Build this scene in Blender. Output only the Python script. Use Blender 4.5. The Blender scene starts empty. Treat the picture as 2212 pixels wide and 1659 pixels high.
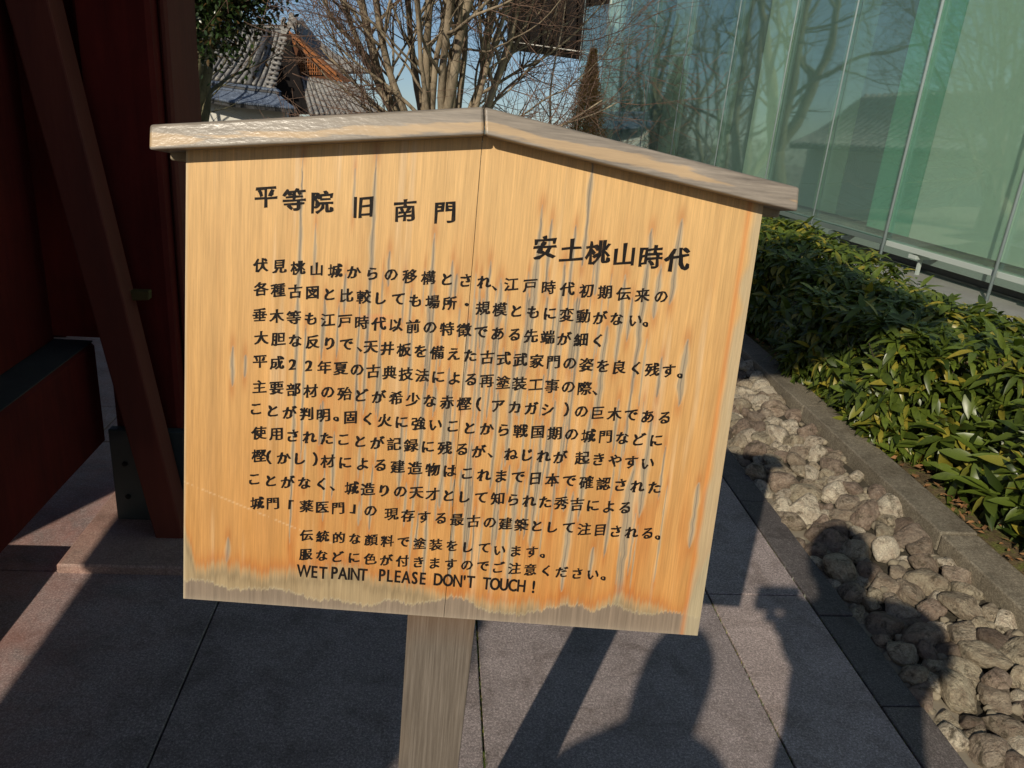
import bpy, bmesh, math, random
import numpy as np
from mathutils import Vector, Matrix
from mathutils.geometry import delaunay_2d_cdt
rad = math.radians
S = bpy.context.scene
random.seed(7); RNG = np.random.default_rng(7)

# ------------------------------------------------------------------ camera, measured from the photograph
FOC = 1722.0
def nrm(v):
    v = np.array(v, float); return v / np.linalg.norm(v)
DN = nrm([-380, 4500, 1722]); FW = np.array([-144, -671, 1722.]); FW = nrm(FW - FW.dot(DN) * DN)
RT = np.cross(DN, FW)
if RT[0] < 0: RT = -RT
M = np.array([RT, FW, -DN]); CAM = np.array([0, 0, 1.5])
cd = bpy.data.cameras.new('camera'); cam = bpy.data.objects.new('camera', cd); S.collection.objects.link(cam)
cd.sensor_width = 36; cd.lens = 36 * FOC / 2212; cd.clip_start = 0.02; cd.clip_end = 2000
R3 = np.column_stack([M @ [1, 0, 0], M @ [0, -1, 0], M @ [0, 0, -1]])
cam.matrix_world = Matrix.Translation(CAM.tolist()) @ Matrix(R3.tolist()).to_4x4()
S.camera = cam
def ray(x, y): return M @ nrm([x - 1106, y - 829.5, FOC])
def ground(x, y, z=0.):
    r = ray(x, y); return CAM + r * (z - CAM[2]) / r[2]
def hit(x, y, P, N):
    r = ray(x, y); return CAM + r * (np.dot(P - CAM, N) / np.dot(r, N))
def atY(x, y, Y):
    r = ray(x, y); return CAM + r * Y / r[1]
def atX(x, y, X):
    r = ray(x, y); return CAM + r * X / r[0]

Q0 = 1 / 1.8517
# ------------------------------------------------------------------ sky and sun
SUN = nrm([-0.410, -0.753, 0.520])            # direction towards the sun
wd = bpy.data.worlds.new('World'); S.world = wd; wd.use_nodes = True
nt = wd.node_tree; bg = nt.nodes['Background']
sk = nt.nodes.new('ShaderNodeTexSky'); sk.sky_type = 'NISHITA'; sk.sun_disc = False
sk.sun_elevation = math.asin(SUN[2]); sk.sun_rotation = math.atan2(SUN[0], SUN[1]); sk.dust_density = 0.7; sk.air_density = 1.0; sk.ozone_density = 3.0; sk.altitude = 300
# the paved path climbs gently away from the viewer, so true level lies about 5 degrees below it: the sky is tilted to match
tcw = nt.nodes.new('ShaderNodeTexCoord'); mpw = nt.nodes.new('ShaderNodeMapping'); mpw.inputs['Rotation'].default_value = (rad(5.5), 0, 0)
nt.links.new(tcw.outputs['Generated'], mpw.inputs[0]); nt.links.new(mpw.outputs[0], sk.inputs[0])
nt.links.new(sk.outputs[0], bg.inputs[0]); bg.inputs[1].default_value = 0.076
sl = bpy.data.lights.new('sun', 'SUN'); sl.energy = 4.3; sl.angle = rad(0.55); sl.color = (1.0, 0.90, 0.74)
so = bpy.data.objects.new('sun', sl); S.collection.objects.link(so)
so.rotation_euler = Vector((-SUN).tolist()).to_track_quat('-Z', 'Y').to_euler()
S.view_settings.view_transform = 'Standard'; S.view_settings.look = 'None'
S.view_settings.exposure = 0.0; S.view_settings.gamma = 1.0
S.cycles.max_bounces = 8; S.cycles.transparent_max_bounces = 12

# ------------------------------------------------------------------ helpers
COL = S.collection
def link(o, parent=None):
    COL.objects.link(o)
    if parent is not None: o.parent = parent
    return o
def empty(name, loc=(0, 0, 0), label=None, cat=None, group=None, kind=None):
    o = bpy.data.objects.new(name, None); o.location = loc; o.empty_display_size = 0.1; link(o)
    return tag(o, label, cat, group, kind)
def tag(o, label=None, cat=None, group=None, kind=None):
    if label: o['label'] = label
    if cat: o['category'] = cat
    if group: o['group'] = group
    if kind: o['kind'] = kind
    return o
def mesh_obj(name, verts, faces, mat, parent=None, smooth=False, kind=None, local=False):
    me = bpy.data.meshes.new(name); me.from_pydata([tuple(map(float, v)) for v in verts], [], [tuple(int(i) for i in f) for f in faces])
    if mat: me.materials.append(mat)
    if smooth: me.polygons.foreach_set('use_smooth', [True] * len(me.polygons))
    me.update(); o = bpy.data.objects.new(name, me); link(o, parent)
    if parent is not None and not local: o.matrix_parent_inverse = Matrix.Translation(-Vector(parent.location))
    if kind: o['kind'] = kind
    return o
def bm_obj(name, bm, mat, parent=None, smooth=False, kind=None, local=False):
    me = bpy.data.meshes.new(name); bm.to_mesh(me); bm.free()
    if mat: me.materials.append(mat)
    if smooth: me.polygons.foreach_set('use_smooth', [True] * len(me.polygons))
    o = bpy.data.objects.new(name, me); link(o, parent)
    if parent is not None and not local: o.matrix_parent_inverse = Matrix.Translation(-Vector(parent.location))
    if kind: o['kind'] = kind
    return o
def box_bm(lo, hi, bev=0.0, seg=1):
    bm = bmesh.new(); bmesh.ops.create_cube(bm, size=1)
    for v in bm.verts:
        v.co = Vector([(lo[i] + hi[i]) / 2 + v.co[i] * (hi[i] - lo[i]) for i in range(3)])
    if bev > 0: bmesh.ops.bevel(bm, geom=list(bm.edges), offset=bev, segments=seg, affect='EDGES', profile=0.5)
    return bm
def box(name, lo, hi, mat, parent=None, bev=0.0, seg=1, **k):
    return bm_obj(name, box_bm(lo, hi, bev, seg), mat, parent, **k)
def prism(name, poly, off, mat, parent=None, bev=0.0, **k):
    """closed solid from a 3D polygon pushed by vector off"""
    bm = bmesh.new(); a = [bm.verts.new(tuple(map(float, p))) for p in poly]; b = [bm.verts.new(tuple(float(p[i] + off[i]) for i in range(3))) for p in poly]
    n = len(poly); bm.faces.new(a); bm.faces.new(b[::-1])
    for i in range(n): bm.faces.new([a[i], b[i], b[(i + 1) % n], a[(i + 1) % n]])
    bmesh.ops.recalc_face_normals(bm, faces=bm.faces)
    if bev > 0: bmesh.ops.bevel(bm, geom=list(bm.edges), offset=bev, segments=2, affect='EDGES', profile=0.5)
    return bm_obj(name, bm, mat, parent, **k)
class Tubes:
    def __init__(s): s.v = []; s.f = []
    def add(s, pts, rs, n=5):
        pts = np.array(pts, float); m = len(pts); base = len(s.v)
        t = np.gradient(pts, axis=0); t /= np.linalg.norm(t, axis=1)[:, None] + 1e-9
        ref = np.array([0.31, 0.17, 0.93]); 
        if abs(t[0].dot(nrm(ref))) > .95: ref = np.array([1., 0, 0])
        for i in range(m):
            a = nrm(np.cross(t[i], ref)); b = np.cross(t[i], a)
            for k in range(n):
                an = 2 * math.pi * k / n
                s.v.append(pts[i] + (a * math.cos(an) + b * math.sin(an)) * rs[i])
        for i in range(m - 1):
            for k in range(n):
                k2 = (k + 1) % n
                s.f.append((base + i * n + k, base + i * n + k2, base + (i + 1) * n + k2, base + (i + 1) * n + k))
        s.f.append(tuple(base + k for k in range(n))[::-1]); s.f.append(tuple(base + (m - 1) * n + k for k in range(n)))
    def obj(s, name, mat, parent=None, smooth=True, kind=None): return mesh_obj(name, s.v, s.f, mat, parent, smooth, kind)

# ------------------------------------------------------------------ material helpers
class NT:
    def __init__(s, name):
        s.m = bpy.data.materials.new(name); s.m.use_nodes = True; s.t = s.m.node_tree; s.b = s.t.nodes['Principled BSDF']
    def n(s, typ, **kw):
        nd = s.t.nodes.new('ShaderNode' + typ)
        for k, v in kw.items():
            if k in ('inp',):
                for a, b in v.items(): nd.inputs[a].default_value = b
            else: setattr(nd, k, v)
        return nd
    def l(s, a, b): s.t.links.new(a, b)
    def coords(s, scale=(1, 1, 1), kind='Object', rot=(0, 0, 0)):
        tc = s.n('TexCoord'); mp = s.n('Mapping'); mp.inputs['Scale'].default_value = scale; mp.inputs['Rotation'].default_value = rot
        s.l(tc.outputs[kind], mp.inputs[0]); return mp.outputs[0]
    def noise(s, vec, scale, detail=4, rough=.6, dist=0.):
        nd = s.n('TexNoise'); nd.inputs['Scale'].default_value = scale; nd.inputs['Detail'].default_value = detail
        nd.inputs['Roughness'].default_value = rough; nd.inputs['Distortion'].default_value = dist; s.l(vec, nd.inputs['Vector']); return nd.outputs['Fac']
    def ramp(s, fac, stops, interp='LINEAR'):
        r = s.n('ValToRGB'); r.color_ramp.interpolation = interp; e = r.color_ramp.elements
        while len(e) < len(stops): e.new(0.5)
        for i, (p, c) in enumerate(stops): e[i].position = p; e[i].color = (*c, 1) if len(c) == 3 else c
        s.l(fac, r.inputs[0]); return r.outputs[0]
    def mix(s, a, b, fac, mode='MIX'):
        m = s.n('MixRGB'); m.blend_type = mode
        for sock, val in ((m.inputs[1], a), (m.inputs[2], b), (m.inputs[0], fac)):
            if hasattr(val, 'links'): s.l(val, sock)
            else: sock.default_value = (*val, 1) if isinstance(val, tuple) else val
        return m.outputs[0]
    def bump(s, h, strength=.3, dist=.01):
        b = s.n('Bump'); b.inputs['Strength'].default_value = strength; b.inputs['Distance'].default_value = dist
        s.l(h, b.inputs['Height']); s.l(b.outputs[0], s.b.inputs['Normal']); return b
    def set(s, **kw):
        for k, v in kw.items():
            k = {'rough': 'Roughness', 'metal': 'Metallic', 'spec': 'Specular IOR Level', 'col': 'Base Color', 'coat': 'Coat Weight', 'coatr': 'Coat Roughness'}[k]
            if hasattr(v, 'links'): s.l(v, s.b.inputs[k])
            else: s.b.inputs[k].default_value = (*v, 1) if isinstance(v, tuple) else v
        return s

def simple(name, col, rough=.7, var=.25, scale=6., bump=.15, obj_rand=0.0, kind='Object', bscale=None, spec=.4, stretch=(1, 1, 1), bdist=.004):
    t = NT(name); v = t.coords(stretch, kind)
    f = t.noise(v, scale, 6); lo = tuple(c * (1 - var) for c in col); hi = tuple(min(1, c * (1 + var)) for c in col)
    c = t.ramp(f, [(.25, lo), (.75, hi)])
    if obj_rand > 0:
        oi = t.n('ObjectInfo'); r = t.ramp(oi.outputs['Random'], [(0, (1 - obj_rand,) * 3), (1, (1 + obj_rand,) * 3)]); c = t.mix(c, r, 1.0, 'MULTIPLY')
    t.set(col=c, rough=rough, spec=spec)
    if bump: t.bump(t.noise(v, bscale or scale * 6, 5), bump, bdist)
    return t.m

# --- granite paving: fine flamed grey granite, small crystals
def m_granite(name, dark, mid, lite, red=0.0, scale=1.):
    t = NT(name); v = t.coords((1, 1, 1)); vr = t.n('ObjectInfo')
    n1 = t.noise(v, 170 * scale, 4, .75); n2 = t.noise(v, 3.2, 4); n3 = t.noise(v, 700 * scale, 2, .6); n4 = t.noise(v, 60 * scale, 5, .7)
    c = t.ramp(n1, [(.30, dark), (.5, mid), (.68, lite)])
    c = t.mix(c, t.ramp(n3, [(.38, (.55,) * 3), (.65, (1.5,) * 3)]), .8, 'MULTIPLY')
    c = t.mix(c, t.ramp(n2, [(.3, (.82, .80, .80)), (.7, (1.12, 1.1, 1.1))]), 1., 'MULTIPLY')
    c = t.mix(c, t.ramp(n4, [(.3, (.8, .8, .8)), (.7, (1.15, 1.13, 1.13))]), 1., 'MULTIPLY')
    c = t.mix(c, t.ramp(vr.outputs['Random'], [(0, (.80, .80, .82)), (1, (1.14, 1.10, 1.08))]), 1., 'MULTIPLY')
    st_ = t.noise(v, 7.5, 7, .72, .6); c = t.mix(c, t.ramp(st_, [(.36, (.70, .68, .66)), (.52, (1,) * 3), (.72, (1.06,) * 3)]), 1., 'MULTIPLY')
    if red:
        tc = t.n('TexCoord'); sp = t.n('SeparateXYZ'); t.l(tc.outputs['Object'], sp.inputs[0])
        rr = t.n('MapRange', inp={1: -.62, 2: -1.15, 3: 0., 4: 1.}); t.l(sp.outputs[0], rr.inputs[0])
        st = t.ramp(t.noise(t.coords((1, 1, 1), rot=(0, 0, .6)), 9, 6, .7, 1.), [(.35, (.25,) * 3), (.65, (1,) * 3)])
        mu = t.n('Math', operation='MULTIPLY'); t.l(rr.outputs[0], mu.inputs[0]); t.l(st, mu.inputs[1])
        mv = t.n('Math', operation='MULTIPLY'); t.l(mu.outputs[0], mv.inputs[0]); mv.inputs[1].default_value = red
        c = t.mix(c, (.50, .19, .14), mv.outputs[0])
    t.set(col=c, rough=.62, spec=.45)
    t.bump(n1, .35, .0015)
    return t.m
MAT = {}
MAT['paver'] = m_granite('flamed grey granite', (.15, .131, .124), (.295, .254, .240), (.56, .49, .465), red=.34)
MAT['kerb'] = m_granite('dark kerb granite', (.050, .045, .043), (.10, .09, .086), (.20, .185, .18))
MAT['kerb2'] = m_granite('weathered granite edging', (.10, .092, .065), (.19, .172, .125), (.30, .28, .21), scale=.8)

def m_stone(name, a, b, c3, lichen):
    t = NT(name); oi = t.n('ObjectInfo'); tc = t.n('TexCoord')
    av = t.n('VectorMath', operation='ADD'); t.l(tc.outputs['Object'], av.inputs[0])
    sc = t.n('VectorMath', operation='SCALE'); t.l(oi.outputs['Location'], sc.inputs[0]); sc.inputs['Scale'].default_value = 7.3; t.l(sc.outputs[0], av.inputs[1])
    v = av.outputs[0]
    # object space here is one stone radius (about 5 cm) per unit
    base = t.ramp(oi.outputs['Random'], [(0, tuple(x * .5 for x in b)), (.2, tuple(x * 1.2 for x in b)), (.36, tuple(x * .7 for x in a)), (.5, a), (.68, tuple(x * .75 for x in b)), (.78, c3), (1, tuple(x * .8 for x in c3))])
    c = t.mix(base, t.ramp(t.noise(v, 9, 5, .75), [(.3, (.55,) * 3), (.5, (1,) * 3), (.7, (1.4,) * 3)]), .8, 'MULTIPLY')
    c = t.mix(c, t.ramp(t.noise(v, 2.2, 6, .7), [(.32, (.62, .52, .46)), (.6, (1.15, 1.12, 1.05))]), .9, 'MULTIPLY')
    st = t.noise(v, 1.5, 8, .78, .5); c = t.mix(c, lichen, t.ramp(st, [(.51, (0,) * 3), (.61, (.85,) * 3)]))
    t.set(col=c, rough=.8, spec=.3); t.bump(t.noise(v, 5, 7, .72), .7, .10); return t.m
MAT['stone'] = m_stone('river stone', (.54, .48, .36), (.32, .255, .205), (.68, .62, .50), (.085, .068, .042))
MAT['boulder'] = m_stone('boulder', (.10, .09, .075), (.08, .075, .06), (.12, .11, .09), (.03, .03, .02))

# earth / soil / moss
def m_soil():
    t = NT('earth with moss'); v = t.coords(); n = t.noise(v, 9, 8, .7); n2 = t.noise(v, 90, 5, .7)
    c = t.ramp(n, [(.35, (.06, .045, .025)), (.48, (.13, .095, .05)), (.56, (.11, .12, .03)), (.7, (.16, .15, .05))])
    c = t.mix(c, t.ramp(n2, [(.3, (.5,) * 3), (.7, (1.5,) * 3)]), .8, 'MULTIPLY'); t.set(col=c, rough=.95, spec=.15); t.bump(n2, .8, .01); return t.m
MAT['soil'] = m_soil()
MAT['earth'] = simple('pale trodden earth', (.22, .19, .14), .95, .3, 2., .4, bscale=60)
MAT['joint'] = simple('joint sand and moss', (.035, .030, .018), .95, .6, 30, .4)
MAT['terrace'] = simple('pale cement apron', (.20, .20, .185), .85, .15, 3, .3, bscale=120)

# leaves
def m_leaf(name, dark, mid, yel, rough=.36, tr=.22):
    t = NT(name); oi = t.n('ObjectInfo'); ge = t.n('NewGeometry')
    ad = t.n('Math', operation='ADD'); t.l(oi.outputs['Random'], ad.inputs[0]); t.l(ge.outputs['Random Per Island'], ad.inputs[1])
    fr = t.n('Math', operation='FRACT'); t.l(ad.outputs[0], fr.inputs[0])
    c = t.ramp(fr.outputs[0], [(0, dark), (.45, mid), (.80, tuple(m * 1.35 for m in mid)), (.93, yel), (1, yel)])
    c = t.mix(c, t.ramp(t.noise(t.coords(), 60, 3), [(.3, (.75,) * 3), (.7, (1.2,) * 3)]), 1., 'MULTIPLY')
    t.set(col=c, rough=rough, spec=.5)
    tb = t.n('BsdfTranslucent'); t.l(t.mix(c, (1.5, 1.7, .5), 1., 'MULTIPLY'), tb.inputs[0])
    ms = t.n('MixShader'); ms.inputs[0].default_value = tr; t.l(t.b.outputs[0], ms.inputs[1]); t.l(tb.outputs[0], ms.inputs[2])
    t.l(ms.outputs[0], t.t.nodes['Material Output'].inputs[0]); return t.m
MAT['leaf'] = m_leaf('glossy evergreen leaf', (.028, .048, .008), (.078, .108, .015), (.26, .22, .03))
MAT['camellia'] = m_leaf('camellia leaf', (.010, .020, .006), (.022, .042, .010), (.10, .055, .02), .3, .12)
MAT['dry'] = simple('dry leaf litter', (.26, .13, .05), .85, .4, 20, .2, obj_rand=.3)
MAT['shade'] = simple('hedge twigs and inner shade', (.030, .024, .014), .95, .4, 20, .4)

# bark
def m_bark(name, a, b, scale=10):
    t = NT(name); v = t.coords((1, 1, .35)); n = t.noise(v, scale, 7, .7); c = t.ramp(n, [(.3, a), (.7, b)])
    t.set(col=c, rough=.9, spec=.2); t.bump(t.noise(v, scale * 5, 5), .5, .01); return t.m
MAT['bark'] = m_bark('smooth grey brown bark', (.12, .09, .058), (.38, .31, .215))
MAT['twig'] = m_bark('reddish twig bark', (.11, .065, .045), (.23, .15, .11))
MAT['barkd'] = m_bark('dark mossy bark', (.07, .065, .038), (.20, .18, .10))

# painted red timber, unlit black metal
def m_redwood():
    t = NT('old red pigment on timber'); v = t.coords((1, 1, .12)); n = t.noise(v, 26, 7, .7); n2 = t.noise(t.coords(), 2.5, 5)
    c = t.ramp(n, [(.3, (.072, .0045, .003)), (.7, (.115, .010, .006))]); c = t.mix(c, t.ramp(n2, [(.35, (.65,) * 3), (.7, (1.1,) * 3)]), 1., 'MULTIPLY')
    t.set(col=c, rough=.8, spec=.2); t.bump(n, .25, .004); return t.m
MAT['red'] = m_redwood()
MAT['redpost'] = simple('faded red brown timber', (.105, .020, .010), .8, .25, 14, .25, stretch=(1, 1, .12))
MAT['grime'] = simple('dusty timber top', (.030, .026, .024), .9, .3, 8, .2)
MAT['metal'] = simple('dull bronze sleeve', (.028, .033, .032), .55, .2, 8, .1)
MAT['plinth'] = m_granite('pinkish stone pad', (.15, .11, .09), (.26, .19, .16), (.40, .32, .27), red=.25)
MAT['yellow'] = simple('yellow painted end', (.06, .04, .006), .7, .1, 8, .1)
MAT['shade_and_black'] = simple('near black with painted shade', (.007, .005, .0045), 1., .4, 8, .3)  # near-black paints in shade of eaves and recesses; also bolts and lens

# tiles and plaster
def m_tile(name, a, b):
    t = NT(name); v = t.coords(); c = t.ramp(t.noise(v, 5.5, 5, .75), [(.32, a), (.5, tuple((x + y) / 2 for x, y in zip(a, b))), (.68, b)])
    c = t.mix(c, t.ramp(t.noise(v, 30, 4), [(.3, (.6,) * 3), (.7, (1.3,) * 3)]), 1., 'MULTIPLY'); t.set(col=c, rough=.6, spec=.4); return t.m
MAT['tile'] = m_tile('weathered smoked tile', (.11, .105, .105), (.36, .345, .31))
MAT['tiled'] = m_tile('dark pan tile', (.035, .035, .04), (.10, .10, .10))
MAT['tileb'] = m_tile('bluish wall tile', (.06, .08, .12), (.16, .20, .27))
MAT['plaster'] = simple('white lime plaster', (.62, .60, .54), .9, .06, 2, .05)
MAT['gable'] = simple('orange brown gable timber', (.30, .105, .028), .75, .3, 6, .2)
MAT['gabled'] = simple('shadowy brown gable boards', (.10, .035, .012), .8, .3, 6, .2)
MAT['conifer'] = m_leaf('browned conifer spray', (.14, .085, .026), (.25, .155, .05), (.34, .22, .07), .8, .1)

# =====================================================================================  GROUND
def terr(x, y):
    a = min(1, max(0, (y - 10.5) / 12.0)); return -0.02 - 2.2 * (a * a * (3 - 2 * a)) - max(0, y - 11) * .098
gx = np.unique(np.concatenate([np.linspace(-8, 8, 17), np.linspace(-60, 60, 25), np.array([-400, -200, 200, 400])]))
gy = np.unique(np.concatenate([np.linspace(-12, 26, 39), np.linspace(30, 90, 7), np.array([-400, -100, -40, 150, 300, 600])]))
gv = [(x, y, terr(x, y)) for y in gy for x in gx]
gf = [(j * len(gx) + i, j * len(gx) + i + 1, (j + 1) * len(gx) + i + 1, (j + 1) * len(gx) + i) for j in range(len(gy) - 1) for i in range(len(gx) - 1)]
o = mesh_obj('ground', gv, gf, MAT['earth'], smooth=True); o['kind'] = 'structure'

# paved path
pv = empty('pavement', (0, 0, 0), kind='structure')
bed = box('joint_bed', (-3.6, -4.0, -.035), (1.255, 9.0, -.012), MAT['joint'], pv)
cols = [(-3.62, -2.865), (-2.86, -2.108), (-2.103, -1.352), (-1.347, -.5955), (-.5905, .1625), (.1675, .9165), (.9215, 1.2445)]
GAP = .005
for ci, (a, b) in enumerate(cols):
    if ci == 3: ys = [2.15 - .9 * k for k in range(7, 0, -1)] + [2.15, 3.05, 3.95, 4.85, 5.75, 6.65, 7.55, 8.45]
    else:
        s = 2.10 if ci in (3, 4, 5, 6) else 1.6
        ys = [s - .9 * k for k in range(7, 0, -1)] + [s + .9 * k for k in range(8)]
    for y0, y1 in zip(ys[:-1], ys[1:]):
        dz = random.uniform(-.0012, .0012)
        box('paving_slab', (a, y0 + GAP / 2, -.034 + dz), (b, y1 - GAP / 2, 0 + dz), MAT['paver'], pv, bev=.0018)
# tiny moss tufts in the joints
mv, mf = [], []
def blade(P, h, w, verts, faces, lean=.6):
    a = random.uniform(0, 2 * math.pi); d = np.array([math.cos(a), math.sin(a), 0]); s_ = np.array([-d[1], d[0], 0]) * w / 2
    b = len(verts); verts += [P - s_, P + s_, P + d * h * lean + np.array([0, 0, h])]; faces.append((b, b + 1, b + 2))
for _ in range(1500):
    k = random.random()
    if k < .5: P = np.array([.165 + random.gauss(0, .0015), random.choice([random.uniform(1.2, 1.45), random.uniform(1.2, 2.1)]), -.008])
    elif k < .7: P = np.array([1.2475 + random.gauss(0, .001), random.uniform(1.3, 2.8), -.008])
    elif k < .85: P = np.array([random.uniform(-1.08, -.93), 2.15 + random.gauss(0, .0018), -.008])
    else: P = np.array([.919, random.uniform(1.2, 2.1), -.008])
    blade(P, random.uniform(.006, .014), .003, mv, mf)
o = mesh_obj('moss', mv, mf, MAT['leaf'], kind='stuff'); tag(o, 'tiny moss tufts growing in the paving joints', 'moss')

kb = empty('kerb', (1.31, 0, 0), kind='structure')
ks = [-1.2, -.6, 0., .6, 1.21, 1.61, 2.0, 2.72, 3.4, 4.1, 4.8, 5.6, 6.4]
for y0, y1 in zip(ks[:-1], ks[1:]):
    dx = random.uniform(-.002, .002)
    box('kerb_stone', (1.2505 + dx, y0 + .003, -.09), (1.368 + dx, y1 - .003, .001 + random.uniform(-.002, .003)), MAT['kerb'], kb, bev=.004, seg=2)
k2 = empty('raised_edging', (1.86, 0, 0), kind='structure')
ks = [-1.2, .0, 1.15, 2.27, 3.42, 4.6, 5.8]
for y0, y1 in zip(ks[:-1], ks[1:]):
    bm = box_bm((1.785, y0 + .003, -.2), (1.925, y1 - .003, .147 + random.uniform(-.004, .004)), .006, 2)
    bm_obj('edging_stone', bm, MAT['kerb2'], k2)

# soil behind the edging
sv, sf = [], []
nx, ny = 24, 120
for j in range(ny + 1):
    for i in range(nx + 1):
        x = 1.92 + (3.75 - 1.92) * i / nx; y = -1.2 + 9.2 * j / ny
        sv.append((x, y, .12 + .02 * math.sin(x * 9 + y * 5) * math.cos(y * 7.3) + random.uniform(-.006, .006)))
for j in range(ny):
    for i in range(nx): a = j * (nx + 1) + i; sf.append((a, a + 1, a + nx + 2, a + nx + 1))
o = mesh_obj('planting_soil', sv, sf, MAT['soil'], smooth=True); o['kind'] = 'structure'
lv, lf = [], []
for _ in range(2200):
    P = np.array([random.uniform(1.94, 2.7), random.uniform(1.6, 5), .145]); s_ = random.uniform(.006, .022); a = random.uniform(0, 6.28)
    d = np.array([math.cos(a), math.sin(a), random.uniform(-.3, .3)]) * s_; e = np.array([-math.sin(a), math.cos(a), random.uniform(-.5, .5)]) * s_ * .45; b = len(lv)
    lv += [P - d, P - e, P + d, P + e + np.array([0, 0, .004])]; lf.append((b, b + 1, b + 2, b + 3))
o = mesh_obj('leaf_litter', lv, lf, MAT['dry'], kind='stuff'); tag(o, 'brown dry leaf scraps on the soil between edging and hedge', 'leaf litter')

# cobble bed
cb = empty('cobble_bed', (1.58, 2, 0), kind='structure')
cv, cf = [], []
for j in range(61):
    for i in range(9):
        x = 1.36 + .43 * i / 8; y = -1.2 + 7.6 * j / 60; cv.append((x, y, -.045 + .12 * (i / 8) + random.uniform(-.008, .008)))
for j in range(60):
    for i in range(8): a = j * 9 + i; cf.append((a, a + 1, a + 10, a + 9))
mesh_obj('cobble_mortar', cv, cf, simple('earthy mortar', (.05, .042, .028), .95, .5, 25, .8, bscale=90, bdist=.01), cb, smooth=True)
def pebble_mesh(seed, sub=3):
    r = random.Random(seed); bm = bmesh.new(); bmesh.ops.create_icosphere(bm, subdivisions=sub, radius=1)
    cuts = [(Vector((r.uniform(-1, 1), r.uniform(-1, 1), r.uniform(-.3, 1))).normalized(), r.uniform(.52, .84)) for _ in range(9)]
    ph = [r.uniform(0, 6.28) for _ in range(3)]
    for v in bm.verts:
        c = v.co.copy()
        for d, h in cuts:
            k = c.dot(d)
            if k > h: c -= d * (k - h) * .93
        c *= 1 + .06 * math.sin(c.x * 3 + ph[0]) + .05 * math.sin(c.y * 4 + ph[1]) + .03 * math.sin(c.z * 7 + ph[2])
        v.co = c
    me = bpy.data.meshes.new('stone'); bm.to_mesh(me); bm.free(); me.materials.append(MAT['stone']); me.polygons.foreach_set('use_smooth', [True] * len(me.polygons)); return me
PEB = [pebble_mesh(k) for k in range(14)]
pts = []; tries = 0
while len(pts) < 298 and tries < 90000:
    tries += 1
    y = 1.22 + 3.25 * random.random(); x = random.uniform(1.395, 1.765); r = random.uniform(.034, .050) if random.random() < (.15 + .85 * tries / 90000) else random.uniform(.048, .068)
    if all((x - q[0]) ** 2 + (y - q[1]) ** 2 > (.66 * (r + q[2])) ** 2 for q in pts): pts.append((x, y, r))
for (x, y, r) in pts:
    me = random.choice(PEB); o = bpy.data.objects.new('stone', me); link(o, cb)
    z = -.045 + .12 * ((x - 1.36) / .43) + r * .28 + random.uniform(-.008, .014)
    o.location = (x - 1.58, y - 2, z); o.scale = (r * random.uniform(.95, 1.3), r * random.uniform(.85, 1.15), r * random.uniform(.6, .85))
    o.rotation_euler = (random.uniform(-.35, .35), random.uniform(-.55, .15), random.uniform(0, 6.28))
gvv, gff, nbx = [], [], 0
PV = [(np.array([tuple(v.co) for v in m_.vertices]), [tuple(p_.vertices) for p_ in m_.polygons]) for m_ in [pebble_mesh(200 + k, 2) for k in range(5)]]
for _ in range(900):
    y = random.uniform(-1, 6.2); x = random.uniform(1.38, 1.78); r = random.uniform(.010, .026) if 1.2 < y < 4.4 else random.uniform(.03, .05); V_, F_ = random.choice(PV)
    gvv.append(V_ * np.array([r, r * .9, r * .7]) + np.array([x, y, -.035 + .12 * (x - 1.36) / .43 + r * .3])); gff += [tuple(i + nbx for i in f) for f in F_]; nbx += len(V_)
mesh_obj('small_stones', np.concatenate(gvv), gff, simple('mixed grey brown grit stones', (.20, .17, .12), .85, .6, 26, .4, bscale=120), cb, smooth=True, kind='stuff')
BM_ = pebble_mesh(77); BM_ = BM_.copy(); BM_.materials.clear(); BM_.materials.append(MAT['boulder'])
for i, (x, y, sx, sz, lb) in enumerate([(1.50, 4.75, .20, .17, 'dark mossy boulder at the shaded end of the cobble bed, left one'), (1.86, 4.72, .19, .13, 'dark boulder in hedge shade beside the raised edging'), (1.58, 5.25, .24, .22, 'larger dark boulder behind the two shaded ones')]):
    o = bpy.data.objects.new('boulder', BM_); link(o); o.location = (x, y, sz * .35); o.scale = (sx, sx * .8, sz); o.rotation_euler = (0, 0, i * 1.3); tag(o, lb, 'boulder', 'boulders at the end of the cobble bed')

# =====================================================================================  HEDGE
def leaf_geo(L=1., W=.30, droop=.35, fold=.12):
    """pointed leaf along +X, 5 stations"""
    st = [(0, .02), (.22, .75), (.5, 1.), (.78, .62), (1., .0)]
    V = []; F = []
    for t, w in st:
        z = -droop * t * t * L; V += [(t * L, w * W / 2 * L, z + fold * w * W * L), (t * L, 0, z), (t * L, -w * W / 2 * L, z + fold * w * W * L)]
    for i in range(4):
        a = i * 3; F += [(a, a + 1, a + 4, a + 3), (a + 1, a + 2, a + 5, a + 4)]
    return np.array(V), F
LV = [leaf_geo(1, w, d) for w, d in ((.30, .35), (.36, .2), (.26, .55))]
LME = []
for V, F in LV:
    me = bpy.data.meshes.new('leaf'); me.from_pydata([tuple(map(float, v)) for v in V], [], F); me.materials.append(MAT['leaf']); me.polygons.foreach_set('use_smooth', [True] * len(F)); LME.append(me)
hd = empty('hedge', (2.3, 4, .1), 'low evergreen hedge of long drooping glossy leaves beside the cobble bed', 'hedge')
HT = .61
def hedge_profile(y):  # x of face, x of back
    return 2.03 + .05 * math.sin(y * 3.1) + .03 * math.sin(y * 7.7) + (.12 if y < 2.9 else 0) + .035, 2.78 + .05 * math.sin(y * 2.3 + 1)
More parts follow.
